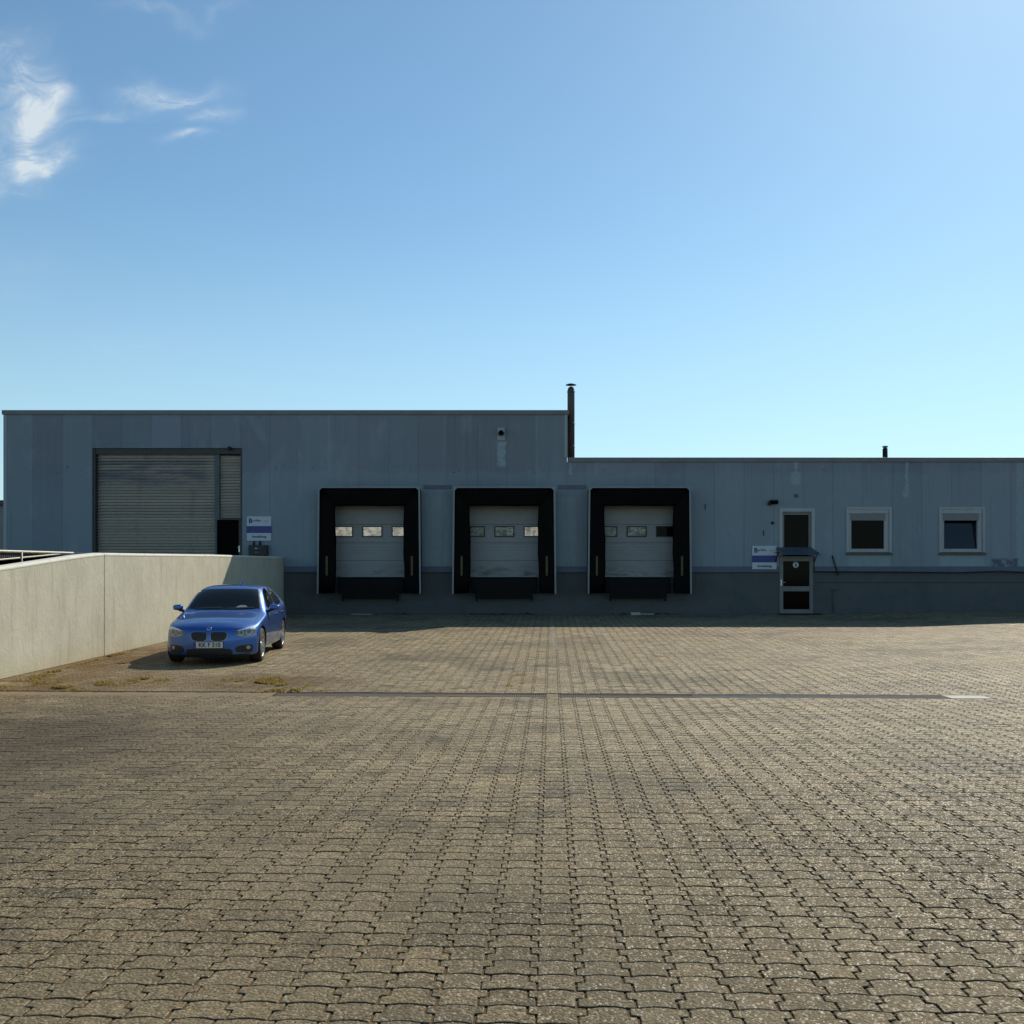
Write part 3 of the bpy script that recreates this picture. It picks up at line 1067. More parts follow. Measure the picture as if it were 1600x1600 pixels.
# ---- sectional doors in the docks
for c in DOCKX:
    DY = WY + .26
    bm = B((c - 1.45, c + 1.45, DY, DY + .05, FLOOR + .03, 4.62))
    bm2 = bmesh.new()
    for zz in (2.32, 2.92, 3.55, 4.18):
        box(bm2, c - 1.449, c + 1.449, DY - .006, DY - .001, zz - .006, zz + .006)
    dd = part('dock_door', bm, M_dock)
    obj('panel_seam', bm2, M_gateframe, dd)
    obj('bottom_rail', B((c - 1.44, c + 1.44, DY - .012, DY - .001, FLOOR + .035, FLOOR + .075)), M_alu, dd)
    for k in (-1, 0, 1):
        wx = c + k * 1.0
        z0, z1 = PZ(839, 35.65), PZ(822, 35.65)
        f = obj('window', B((wx - .34, wx + .34, DY - .03, DY - .002, z0, z0 + .035), (wx - .34, wx + .34, DY - .03, DY - .002, z1 - .035, z1), (wx - .34, wx - .305, DY - .03, DY - .002, z0 + .036, z1 - .036), (wx + .305, wx + .34, DY - .03, DY - .002, z0 + .036, z1 - .036)), M_seal, dd)
        obj('pane', B((wx - .304, wx + .304, DY - .016, DY - .003, z0 + .036, z1 - .036)), M_glowglass if (c < -4 or (c < 1 and k == 1)) else (M_glass if c > 4 and k > 0 else M_dirtyglass), dd)
    hb = bmesh.new()
    box(hb, c - .05, c + .05, DY - .03, DY - .012, FLOOR + .10, FLOOR + .14)
    obj('grip', hb, M_alu, dd)

# ---- dock shelters: things of their own, bolted on
SD = .60


def shelter():
    t = thing('dock_shelter', '', 'dock shelter', (0, 0, 0), 0, 'loading dock shelters')
    W2, zb, zt = 1.70, 1.19 - FLOOR, 4.77 - FLOOR
    fl_ = .035                                           # legs spread a little towards the ground
    bm = bmesh.new()
    s = .055
    for sg in (-1, 1):
        pts = [(sg * (W2 + fl_), zb), (sg * (W2 + fl_ - s), zb), (sg * (W2 - s), zt - .13), (sg * (W2 - s - .08), zt - s), (sg * (W2 - s - .08), zt), (sg * (W2 - .03), zt), (sg * W2, zt - .03)]
        if sg > 0:
            pts = pts[::-1]
        prism(bm, pts, 'y', -SD - .02, -SD + .03)
    box(bm, -W2 + s + .081, W2 - s - .081, -SD - .018, -SD + .03, zt - s, zt - .002)
    obj('frame', bm, M_alu, t)
    for sg in (-1, 1):
        bm = bmesh.new()                                  # cover from frame back to the wall
        x = sg * (W2 - .012)
        xo = sg * (W2 + fl_ - .012)
        a = [(xo, -SD + .03, zb), (x, -SD + .03, zt - .03), (x, -.002, zt - .12), (xo, -.002, zb)]
        quad(bm, *(a if sg < 0 else a[::-1]))
        obj('side_cover', bm, M_black, t)
        bm = bmesh.new()                                  # hanging flap, bowed inwards
        rows = 8
        xo_, xi = W2 - .05, 1.14
        g_ = []
        for i in range(rows + 1):
            f = i / rows
            r = []
            for j in range(9):
                q = j / 8
                zz = zb + .02 + (zt - .06 - zb) * q
                wob = .020 * math.sin(q * 7 + sg) + .010 * math.sin(q * 19 + f * 4)
                r.append(bm.verts.new((sg * (xo_ + fl_ * (1 - q) + (xi - xo_ - fl_ * (1 - q)) * f) + (wob if i > 4 else 0), -SD + .035 + .16 * f ** 1.6, zz)))
            g_.append(r)
        for i in range(rows):
            for j in range(8):
                bm.faces.new((g_[i][j], g_[i + 1][j], g_[i + 1][j + 1], g_[i][j + 1]))
        bmesh.ops.solidify(bm, geom=bm.faces[:], thickness=.006)
        fl = obj('side_curtain', bm, M_black, t, smooth=True)
        mx = sg * 1.42
        obj('guide_stripe', B((mx - .035, mx + .035, -SD + .065, -SD + .080, 1.72 + .08 - FLOOR, 2.45 - FLOOR)), M_marker, fl)
    bm = bmesh.new()
    a = [(-W2 + .012, -SD + .03, zt - .012), (W2 - .012, -SD + .03, zt - .012), (W2 - .012, -.002, zt - .10), (-W2 + .012, -.002, zt - .10)]
    quad(bm, *a)
    obj('top_cover', bm, M_black, t)
    bm = bmesh.new()
    g_ = []
    for i in range(7):
        f = i / 6
        r = []
        for j in range(13):
            q = j / 12 * 2 - 1
            r.append(bm.verts.new((q * (W2 - .05 - .14 * f), -SD + .034 + .12 * f ** 1.4, zt - .04 - .60 * f - .012 * math.sin(q * 5) * f)))
        g_.append(r)
    for i in range(6):
        for j in range(12):
            bm.faces.new((g_[i][j], g_[i + 1][j], g_[i + 1][j + 1], g_[i][j + 1]))
    bmesh.ops.solidify(bm, geom=bm.faces[:], thickness=.006)
    obj('top_curtain', bm, M_black, t, smooth=True)
    for sg in (-1, 1):                                    # diagonal stays behind the corners
        bm = bmesh.new()
        tube(bm, (sg * (W2 - .06), -.05, zt - .75), (sg * (W2 - .06), -SD + .06, zt - .1), .018, 8)
        obj('stay', bm, M_blacksteel, t)
    return t


s0 = shelter()
lb = ['leftmost black dock shelter, nearest the blue car, with pale lit door panes',
      'black loading dock shelter in the middle of the three',
      'black loading dock shelter on the right, nearest the entrance door, with dark door panes']
s0.location = (DOCKX[0], WY, FLOOR)
s0['label'] = lb[0]
for c, l in zip(DOCKX[1:], lb[1:]):
    dup(s0, (c, WY, FLOOR), l)


def leveller():
    t = thing('dock_leveller', '', 'dock leveller', (0, 0, 0), 0, 'dock levellers under the doors')
    obj('platform', B((-1.12, 1.10, -.12, .25, -.50, .0), bevel=.006), M_blacksteel, t)
    obj('lip', B((-1.10, 1.08, -.19, -.122, -.46, -.02), bevel=.006), M_blacksteel, t)
    obj('skirt_plate', B((-.97, .95, -.24, -.195, -.69, -.38), bevel=.006), M_blacksteel, t)
    for x in (-.93, .91):
        bm = bmesh.new()
        tube(bm, (x, -.21, -.74), (x, -.16, -.74), .04, 10)
        box(bm, x - .012, x + .012, -.20, -.17, -.74, -.68)
        obj('hinge_foot', bm, M_blacksteel, t)
    for x in (-1.40, 1.36):
        obj('bumper', B((x - .16, x + .16, -.10, .03, -.42, -.06), bevel=.012), M_blackplastic, t)
    obj('service_plate', B((.96, 1.86, .01, .03, -.74, -.53), bevel=.004), M_plinth, t)
    return t


l0 = leveller()
lv = ['black dock leveller under the left loading door, above a pale stick', 'black dock leveller under the middle loading door', 'black dock leveller under the right loading door, above a pale board']
l0.location = (DOCKX[0], WY, FLOOR)
l0['label'] = lv[0]
for c, l in zip(DOCKX[1:], lv[1:]):
    dup(l0, (c, WY, FLOOR), l)

# flashing strip running between the shelters
for a, b_ in ((PX(662), PX(706)), (PX(872), PX(916))):
    part('drip_strip', B((a, b_, WY - .03, WY - .002, PZ(764), PZ(758))), M_ledge)

# ---- entrance door
ex0, ex1, ez0, ez1 = entr
EY = WY + .05
zc = PZ(868)
bm = B((ex0 + .002, ex0 + .11, EY - .07, EY + .2, zc, ez1 - .001), (ex1 - .11, ex1 - .002, EY - .07, EY + .2, zc, ez1 - .001),
       (ex0 + .111, ex1 - .111, EY - .07, EY + .2, ez1 - .12, ez1 - .001))
fr = part('fanlight', bm, M_pvc)
obj('inner_frame', B((ex0 + .112, ex0 + .18, EY, EY + .1, zc, ez1 - .122), (ex1 - .19, ex1 - .112, EY, EY + .1, zc, ez1 - .122), (ex0 + .181, ex1 - .191, EY, EY + .1, ez1 - .22, ez1 - .122)), M_doorfr, fr)
obj('pane', B((ex0 + .182, ex1 - .192, EY + .05, EY + .07, zc, ez1 - .222)), M_glass, fr)
dx0, dx1 = PX(1218), PX(1270.5)
dz0 = ez0
bm = B((dx0, dx0 + .13, EY - .04, EY + .05, dz0, zc - .02), (dx1 - .12, dx1, EY - .04, EY + .05, dz0, zc - .02), (dx0 + .131, dx1 - .121, EY - .04, EY + .05, PZ(877), zc - .02),
       (dx0 + .131, dx1 - .121, EY - .04, EY + .05, PZ(924), PZ(916)), (dx0 + .131, dx1 - .121, EY - .04, EY + .05, dz0, PZ(952)), bevel=.006)
dr = part('entrance_door', bm, M_doorfr)
obj('pane', B((dx0 + .12, dx1 - .11, EY, EY + .02, PZ(915.5), PZ(877.5))), M_glass, dr)
obj('pane', B((dx0 + .12, dx1 - .11, EY, EY + .02, PZ(951.5), PZ(924.5))), M_glass, dr)
bm = bmesh.new()
tube(bm, (dx0 + .06, EY - .06, PZ(910)), (dx0 + .20, EY - .06, PZ(910)), .011)
tube(bm, (dx0 + .06, EY - .035, PZ(910)), (dx0 + .06, EY - .065, PZ(910)), .012)
box(bm, dx0 + .04, dx0 + .08, EY - .05, EY - .041, PZ(915), PZ(906))
obj('handle', bm, M_steel, dr)
for pz_ in (881, 913, 950):
    bm = bmesh.new()
    tube(bm, (dx1 - .02, EY - .055, PZ(pz_) - .05), (dx1 - .02, EY - .055, PZ(pz_) + .05), .014)
    obj('hinge', bm, M_pvc, dr)
part('door_panel', B((dx1 + .002, ex1 - .002, EY - .02, EY + .1, ez0, zc - .02)), M_plinth)
# round sticker on the door
bm = bmesh.new()
lathe(bm, [(.0, .003), (.098, .003), (.10, 0)], 28, 'y', (0, 0, 0))
st = obj('door_sticker', bm, M_signwhite)
st.location = (PX(1244), EY - .004, PZ(882.5))
tag(st, 'round white sticker on the upper pane of the entrance door', 'sticker')
bm = bmesh.new()
tube(bm, (.0, -.002, .03), (.0, .001, .03), .022, 14)
prism(bm, [(-.032, -.055), (.028, -.06), (.02, .008), (-.02, .008)], 'y', -.002, .0)
sm = obj('printed_mark', bm, M_ink, st)
# step at the door
part('door_step', B((dx0 - .05, dx1 + .25, WY - .22, WY + .034, G(11, WY) - .1, G(11, WY) + .03), bevel=.006), M_blacksteel)

# canopy over the door
cx0, cx1 = PX(1214, 35.1), PX(1277, 35.1)
cn = thing('door_canopy', 'small blue grey sloping canopy above the entrance door', 'canopy', ((cx0 + cx1) / 2, WY, PZ(862)))
hw = (cx1 - cx0) / 2
bm = bmesh.new()
p = [(-hw + .02, -.002, PZ(855) - PZ(862)), (hw - .12, -.002, PZ(855) - PZ(862)), (hw + .04, -.62, PZ(867, 34.78) - PZ(862)), (-hw + .14, -.62, PZ(867, 34.78) - PZ(862))]
f = quad(bm, *p)
bmesh.ops.solidify(bm, geom=[f], thickness=.03)
bmesh.ops.recalc_face_normals(bm, faces=bm.faces[:])
obj('roof_sheet', bm, M_canopy, cn)
for sg in (-1, 1):
    bm = bmesh.new()
    tube(bm, (sg * (hw - .02), -.02, -.02), (sg * (hw - .02) , -.50, -.055), .016, 8)
    tube(bm, (sg * (hw - .02), -.02, -.35), (sg * (hw - .02), -.40, -.06), .014, 8)
    obj('bracket', bm, M_blacksteel, cn)

# ---- two windows


def window(h, tilted):
    x0, x1, z0, z1 = h
    bm = B((x0 - .02, x0 + .06, WY - .03, WY + .12, z0 + .02, z1 + .012), (x1 - .06, x1 + .02, WY - .03, WY + .12, z0 + .02, z1 + .012), (x0 + .061, x1 - .061, WY - .03, WY + .12, z1 - .05, z1 + .012))
    fr = part('window', bm, M_pvc)
    obj('shutter_box', B((x0 + .062, x1 - .062, WY - .004, WY + .2, z1 - .20, z1 - .052)), M_pvc, fr)
    a, b_, c, d = x0 + .061, x1 - .061, z0 + .03, z1 - .202
    obj('frame', B((a, a + .10, WY + .02, WY + .14, c, d), (b_ - .16, b_, WY + .02, WY + .14, c, d), (a + .101, b_ - .161, WY + .02, WY + .14, c, c + .11)), M_pvc, fr)
    gx0_, gx1_, gz0_, gz1_ = a + .101, b_ - .161, c + .111, d
    obj('blind', B((gx0_ - .04, gx1_ + .04, WY + .012, WY + .019, gz1_ - .235, gz1_ - .002)), M_blind, fr)
    if not tilted:
        obj('pane', B((gx0_, gx1_, WY + .08, WY + .10, gz0_, gz1_)), M_glass, fr)
    else:
        bm = bmesh.new()
        box(bm, gx0_ - .02, gx1_ - .03, WY + .10, WY + .115, gz0_, gz1_ - .03)
        box(bm, gx1_ - .029, gx1_ + .02, WY + .07, WY + .125, gz0_ - .03, gz1_ - .03)
        ang = R(9)
        piv = Vector((0, WY + .1, gz0_))
        bmesh.ops.rotate(bm, verts=bm.verts[:], cent=piv, matrix=Matrix.Rotation(-ang, 3, 'X'))
        for v in bm.verts:                                # leaning sash looks narrower towards the top
            v.co.x -= (v.co.z - gz0_) * .035
        for i, f in enumerate(bm.faces):
            f.material_index = 0 if i < 6 else 1
        obj('tilted_sash', bm, [M_glassblue, M_pvc], fr)
        obj('dark_room', B((gx0_ - .1, gx1_ + .1, WY + .30, WY + .31, gz0_ - .1, gz1_ + .1)), M_void, fr)
    bm = B((x0 - .04, x1 + .04, WY - .09, WY - .031, z0 - .06, z0 - .015), (x0 - .02, x1 + .02, WY - .03, WY + .12, z0 - .03, z0 + .019), bevel=.006)
    obj('sill', bm, M_sill, fr)


window(win1, False)
window(win2, True)
# cable and fittings on the right
bm = bmesh.new()
pts = [(PX(1272), PZ(893)), (PX(1400), PZ(893.6)), (PX(1500), PZ(894.5)), (PX(1560), PZ(892.2)), (PX(1640), PZ(896)), (PX(1800), PZ(895))]
for (a, b_), (c, d) in zip(pts[:-1], pts[1:]):
    tube(bm, (a, WY - .075, b_), (c, WY - .075, d), .016, 8)
cb_ = obj('wall_cable', bm, M_blackplastic)
tag(cb_, 'dark cable running along the plinth ledge right of the door', 'cable')
part('plinth_seam', B((PX(1273), LX1, WY + .02, WY + .034, PZ(911), PZ(909.6))), M_gateframe)

# leaning bar right of the entrance
bm = bmesh.new()
tube(bm, (PX(1300), WY - .03, PZ(868)), (PX(1308.5), WY - .06, PZ(897)), .022, 8)
tube(bm, (PX(1308.5), WY - .06, PZ(897)), (PX(1308.5), WY - .02, PZ(899)), .018, 8)
o = obj('wall_bar', bm, M_blackplastic)
tag(o, 'short black slanting bar on the wall right of the entrance door', 'bar')
bm = bmesh.new()
tube(bm, (PX(1302), WY + .005, PZ(921)), (PX(1302), WY + .005, PZ(956)), .02, 8)
box(bm, PX(1299), PX(1310), WY - .01, WY + .034, PZ(920.5), PZ(919))
box(bm, PX(1299), PX(1310), WY - .01, WY + .034, PZ(956.5), PZ(955.5))
o = obj('drain_pipe', bm, M_plinth)
tag(o, 'thin grey pipe clipped to the plinth right of the entrance door', 'pipe')

# ---- small things on the wall


def sign(name, px0, py0, px1, py1, label):
    x0, x1, z0, z1 = PX(px0), PX(px1), PZ(py1), PZ(py0)
    cx, cz = (x0 + x1) / 2, (z0 + z1) / 2
    h, v = (x1 - x0) / 2, (z1 - z0) / 2
    t = thing(name, label, 'sign', (cx, WY, cz), 0, 'company signs')
    obj('panel', B((-h, h, -.03, -.003, -v, v), bevel=.003), M_signwhite, t)
    obj('blue_band', B((-h - .004, h + .012, -.034, -.0305, v * -.36, v * .21)), M_signblue, t)
    y = -.0355
    text_obj('B', .34 * v * 1.55, M_ink, t, -h * .70, -.0318, v * .62, 'emblem', bold=.008)
    text_obj('artflex', .20 * v * 1.35, M_ink, t, -h * .54, -.0318, v * .66, 'lettering', 'LEFT', .002)
    text_obj('GmbH', .15 * v, M_inklight, t, h * .36, -.0318, v * .62, 'lettering', 'LEFT')
    for i, (s_, zz) in enumerate((('Logistik und Lager', .12), ('Transport Service', -.06), ('Anlieferung und Versand', -.25))):
        text_obj(s_, v * .145, M_inklight, t, 0, y, v * zz, 'lettering')
    text_obj('Anmeldung', v * .26, M_ink, t, 0, -.0318, v * -.66, 'lettering', bold=.004)
    return t


sign('company_sign', 386, 807, 424, 845, 'white and navy company sign above the black box, right of the roller gate')
sign('company_sign', 1175, 853, 1213, 891, 'white and navy company sign left of the entrance door')

# letter box under the left sign
x0, x1, z0, z1 = PX(391), PX(419.6), PZ(868), PZ(852)
t = thing('letter_box', 'black letter box below the left company sign', 'letter box', ((x0 + x1) / 2, WY, z0))
h = (x1 - x0) / 2
obj('body', B((-h, h, -.25, -.002, 0, z1 - z0), bevel=.012), M_blackplastic, t)
obj('flap', B((-h + .03, h - .05, -.262, -.251, (z1 - z0) * .45, (z1 - z0) * .88), bevel=.004), M_blackplastic, t)
obj('name_plate', B((-.09, -.0, -.268, -.263, .22, .25)), M_signwhite, t)
obj('name_plate', B((-.11, .04, -.256, -.251, .10, .115)), M_alu, t)
for dx in (-.18, .03):
    bm = bmesh.new()
    tube(bm, (PX(405.3) * 0 + dx, -.04, .36), (dx, -.04, .48), .035, 10)
    tube(bm, (dx, -.04, .36), (dx + .03, -.10, .34), .03, 10)
    obj('key_switch', bm, M_blackplastic, t)

# floodlight by the entrance
t = thing('floodlight', 'small black floodlight on the wall up left of the entrance door', 'floodlight', (PX(1207), WY, PZ(785)))
bm = B((-.13, .15, -.20, -.11, -.06, .07), bevel=.01)
bmesh.ops.rotate(bm, verts=bm.verts[:], cent=(0, -.15, 0), matrix=Matrix.Rotation(R(25), 3, 'X'))
obj('housing', bm, M_blackplastic, t)
bm = B((-.11, .13, -.207, -.202, -.045, .055))
bmesh.ops.rotate(bm, verts=bm.verts[:], cent=(0, -.15, 0), matrix=Matrix.Rotation(R(25), 3, 'X'))
obj('lens', bm, M_glass, t)
obj('bracket', B((-.16, -.135, -.16, -.002, -.10, .03), (-.134, -.06, -.05, -.002, -.10, -.04)), M_blackplastic, t)
# door bell / sensor, hooks
bm = bmesh.new()
lathe(bm, [(.05, 0), (.05, -.05), (.03, -.085), (.0, -.09)], 16, 'y')
o = obj('motion_sensor', bm, M_blackplastic)
o.location = (PX(1207), WY, PZ(817))
tag(o, 'small black round sensor on the wall left of the entrance door', 'sensor')
bm = bmesh.new()
lathe(bm, [(.045, -.004), (.045, -.05), (.02, -.07), (.0, -.075)], 14, 'y')
box(bm, -.07, .07, -.02, -.003, .03, .06)
o = obj('security_camera', bm, M_post)
o.location = (PX(1244), WY, PZ(775))
tag(o, 'tiny grey camera on the wall above the entrance door', 'camera')
for px, py, l in ((1193, 833, 'dark vertical clip on the wall above the right company sign'), (1102, 792, 'dark vertical clip on the wall right of the right dock shelter')):
    o = obj('wall_clip', B((-.012, .012, -.03, -.001, -.09, .09), (-.03, .013, -.031, -.0305, .085, .095)), M_blackplastic)
    o.location = (PX(px), WY, PZ(py))
    tag(o, l, 'clip')
bm = bmesh.new()
tube(bm, (0, -.16, 0), (0, -.002, 0), .045, 12)
tube(bm, (-.01, -.17, .0), (-.01, -.10, -.06), .05, 12)
o = obj('gate_camera', bm, M_blackplastic)
o.location = (PX(360), WY, PZ(700))
tag(o, 'small black camera over the top right corner of the roller gate', 'camera')

# vent with a hood high on the wall
t = thing('wall_vent', 'pale hooded vent high on the tall wall above the middle dock', 'vent', (PX(783), WY, PZ(678)))
obj('back_plate', B((-.13, .13, -.03, -.002, -.22, .22), bevel=.01), M_flash, t)
bm = bmesh.new()
prism(bm, [(-.002, .20), (-.002, -.08), (-.16, .04), (-.14, .17)], 'x', -.11, .11)
for v in bm.verts:
    v.co.y -= .032
obj('hood', bm, M_flash, t)
bm = bmesh.new()
tube(bm, (0, -.20, .0), (0, -.15, .03), .085, 16)
obj('opening', bm, M_void, t)

# things lying at the foot of the wall
y0 = WY - .25


def lying(name, boxes, m, px, label, cat, rot=0.0, dy=0.0):
    o = obj(name, B(*boxes, bevel=.004), m)
    x = PX(px, y0 + dy)
    o.location = (x, y0 + dy, G(x, y0 + dy) + .001)
    o.rotation_euler = (0, 0, rot)
    return tag(o, label, cat)


M_wood = mat('weathered pale wood', (.30, .29, .26), .8, fn=grime(8, .4))
lying('stick', [(-.36, .36, -.02, .02, 0, .04)], M_wood, 565, 'pale thin stick lying at the wall foot under the left dock', 'stick', R(2))
lying('board', [(-.40, .40, -.05, .05, 0, .05)], M_wood, 1003, 'pale board lying at the wall foot under the right dock', 'board', R(-3))
lying('board', [(-.16, .16, -.04, .04, 0, .09)], M_slab, 993, 'small whitish board end lying on the board under the right dock', 'board', R(6), -.12)


def litter(name, px0, px1, n, label):
    bm = bmesh.new()
    for _ in range(n):
        px = random.uniform(px0, px1)
        x, y = PX(px), WY - random.uniform(.02, .22)
        s = random.uniform(.02, .06)
        z = G(x, y)
        a = random.uniform(0, 6.28)
        vs = [bm.verts.new((x + s * math.cos(a + k * 1.26) * random.uniform(.5, 1), y + s * math.sin(a + k * 1.26) * random.uniform(.5, 1), z + random.uniform(0, s * 1.2))) for k in range(5)]
        bm.faces.new(vs)
    tag(obj(name, bm, M_sooty), label, 'litter', kind='stuff')


litter('dead_leaves', 735, 835, 60, 'dark dead leaves blown against the wall foot under the middle dock')
litter('dead_leaves', 945, 1060, 40, 'dark dead leaves blown against the wall foot under the right dock')
litter('dead_leaves', 570, 640, 20, 'dark dead leaves at the wall foot under the left dock')

# ------------------------------------------------------------------ ramp, its wall and railing
rw = thing('ramp_wall', 'pale rendered ramp wall sloping down on the left behind the car', 'wall', (wall_x(24.4), 24.4, G(wall_x(24.4), 24.4)))
RWO = Vector(rw.location)


def top_z(y):
    ys = [4.0, 8.0, 12.0, 17.3, 19.2, 20.2, 21.2, 24, 28, 35.37]
    zs = [.70, 1.06, 1.42, 1.885, 2.06, 2.15, 2.215, 2.265, 2.34, 2.44]
    return float(np.interp(y, ys, zs))


def wall_section(y0_, y1_, z_off, x_in, x_out, zlow, steps, zhi=None):
    bm = bmesh.new()
    rings = []
    for i in range(steps + 1):
        y = y0_ + (y1_ - y0_) * i / steps
        x = wall_x(y)
        zt = top_z(y) + z_off
        zb = (G(x, y) - .3) if zlow is None else top_z(y) + zlow
        if zlow is None:
            pr = [(x_in, zb), (x_in, zt), (x_out, zt), (x_out, zb)]
        else:
            c = .035
            pr = [(x_in, zb), (x_in, zt - c), (x_in - c * .35, zt - c * .3), (x_in - c, zt), (x_out + c, zt), (x_out, zt - c), (x_out, zb)]
        rings.append([bm.verts.new((x + a - RWO.x, y - RWO.y, b_ - RWO.z)) for a, b_ in pr])
    for r0, r1 in zip(rings[:-1], rings[1:]):
        n = len(r0)
        for k in range(n):
            bm.faces.new((r0[k], r0[(k + 1) % n], r1[(k + 1) % n], r1[k]))
    bm.faces.new(rings[0])
    bm.faces.new(rings[-1][::-1])
    bmesh.ops.recalc_face_normals(bm, faces=bm.faces[:])
    return bm


obj('wall_section', wall_section(4, 21.185, -.058, 0, -.26, None, 40), M_stucco, rw)
obj('wall_section', wall_section(21.215, 35.36, -.058, 0, -.26, None, 20), M_stucco, rw)
obj('joint_strip', wall_section(21.186, 21.214, -.06, -.012, -.25, None, 1), M_joint, rw)
obj('coping', wall_section(4, 21.19, 0, .006, -.266, -.0575, 60), M_coping, rw)
obj('coping', wall_section(21.21, 35.34, 0, .006, -.266, -.0575, 30), M_coping, rw)

# ramp surface behind the wall
bm = bmesh.new()
vsA = []
for y in np.linspace(4, 35.38, 30):
    z = np.interp(y, [4, 8, 17.3, 21.2, 24, 36], [.02, .35, 1.16, 1.50, 1.62, 1.70])
    xa, xb = wall_x(y) - .262, -12.45 - .6
    vsA.append((bm.verts.new((xa, y, z)), bm.verts.new((xb, y, z)), bm.verts.new((xb, y, -.1))))
for r0, r1 in zip(vsA[:-1], vsA[1:]):
    bm.faces.new((r0[0], r1[0], r1[1], r0[1]))
    bm.faces.new((r0[1], r1[1], r1[2], r0[2]))
bmesh.ops.recalc_face_normals(bm, faces=bm.faces[:])
tag(obj('ramp', bm, M_conc), kind='structure')

rl = thing('ramp_railing', 'low pale metal railing with dark infill along the far side of the ramp', 'railing', (-12.5, 27, 1.6))
RX = -12.5


def rz_top(y):
    return np.interp(y, [18, 25.5, 31, 35], [2.25, 2.367, 2.44, 2.45])


def rz_low(y):
    return np.interp(y, [18, 25.5, 28.9, 35], [1.66, 2.155, 2.375, 2.40])


def rl_local(p):
    return (p[0] + 12.5, p[1] - 27, p[2] - 1.6)


bm = bmesh.new()
ysr = np.linspace(18, 31.2, 12)
for a, b_ in zip(ysr[:-1], ysr[1:]):
    tube(bm, rl_local((RX, a, rz_top(a))), rl_local((RX, b_, rz_top(b_))), .032, 8, False)
obj('top_rail', bm, M_rail, rl)
bm = bmesh.new()
ysr = [18, 25.5, 28.9]
for a, b_ in zip(ysr[:-1], ysr[1:]):
    tube(bm, rl_local((RX, a, rz_low(a))), rl_local((RX, b_, rz_low(b_))), .020, 8, False)
obj('lower_rail', bm, M_rail, rl)
for y in (20.2, 22.6, 26.6):
    bm = bmesh.new()
    tube(bm, rl_local((RX + .03, y, 1.5 if y > 24 else 1.2)), rl_local((RX + .03, y, rz_top(y) - .01)), .020, 8)
    obj('post', bm, M_rail, rl)
bm = bmesh.new()
y = 18.1
while y < 28.4:
    box(bm, RX + 12.5 - .05, RX + 12.5 - .03, y - 27, y - 27 + .06, rz_low(y) - 1.6, rz_top(y) - 1.6 - .02)
    y += .10
obj('infill_bars', bm, M_darkrail, rl)
bm = bmesh.new()
ysr = np.linspace(18, 31, 20)
for a, b_ in zip(ysr[:-1], ysr[1:]):
    zz = [rl_local((RX - .06, a, 1.0)), rl_local((RX - .06, b_, 1.0)), rl_local((RX - .06, b_, rz_low(b_) - .03)), rl_local((RX - .06, a, rz_low(a) - .03))]
    quad(bm, *zz)
bmesh.ops.solidify(bm, geom=bm.faces[:], thickness=.01)
obj('kick_panel', bm, M_darkrail, rl)  # dark sheet closing the area below the lower rail

# sliver of a neighbouring house past the left corner
nb = thing('neighbour_house', 'distant grey house with a dark eave past the left corner of the warehouse', 'house', (-31, 58, 0))
obj('wall', B((-4, 3.6, 0, 8, -.2, 5.75)), mat('neighbour plaster', (.22, .22, .20), .8, fn=grime(1, .3)), nb)
obj('roof', B((-4.2, 3.8, -.2, 8.2, 5.76, 6.05)), M_gateframe, nb)

# ------------------------------------------------------------------ the car
CAR_C = (-5.72, 21.31)
CAR_YAW = R(4.3)


def paint_fn(t, b):
    lw = t.node('ShaderNodeLayerWeight', {'Blend': .35})
    c = t.mix(lw.outputs[1], (.034, .135, .46), (.016, .055, .22))
    fl = t.node('ShaderNodeTexVoronoi', {'Vector': geo_pos(t), 'Scale': 900.0})
    fc = t.node('ShaderNodeSeparateColor', {0: fl.outputs[1]})
    c = t.mix(t.ramp(fc.outputs[0], .6, 1, 0, .25), c, (.05, .16, .55))
    t.set(b.inputs['Base Color'], c)


M_paint = mat('blue metallic car paint', (.012, .06, .3), .42, metal=.75, coat=1.0, fn=paint_fn)
M_carglass = mat('dark car glass', (.008, .009, .009), .03, spec=.38)
M_grillerim = mat('dulled chrome', (.22, .22, .22), .3, metal=1.0)
M_trim = mat('matt black trim', (.012, .012, .013), .5)
M_chrome = mat('chrome', (.62, .62, .62), .12, metal=1.0)
M_tyre = mat('tyre rubber', (.018, .017, .016), .8)
M_rim = mat('silver alloy', (.52, .50, .46), .3, metal=.85)
M_lamp = mat('headlamp reflector', (.36, .36, .34), .35, metal=.3, coat=1.0)
M_lampdark = mat('headlamp inner', (.12, .12, .11), .2, metal=.3, coat=1.0)
M_lampglint = mat('headlamp bright lens', (.9, .9, .87), .3, metal=.0, coat=1.0)
M_plate = mat('number plate white', (.66, .66, .63), .4)
M_dash = mat('dashboard paper', (.30, .30, .28), .7)
M_under = mat('black underbody', (.01, .01, .01), .9)

LEN = 4.324


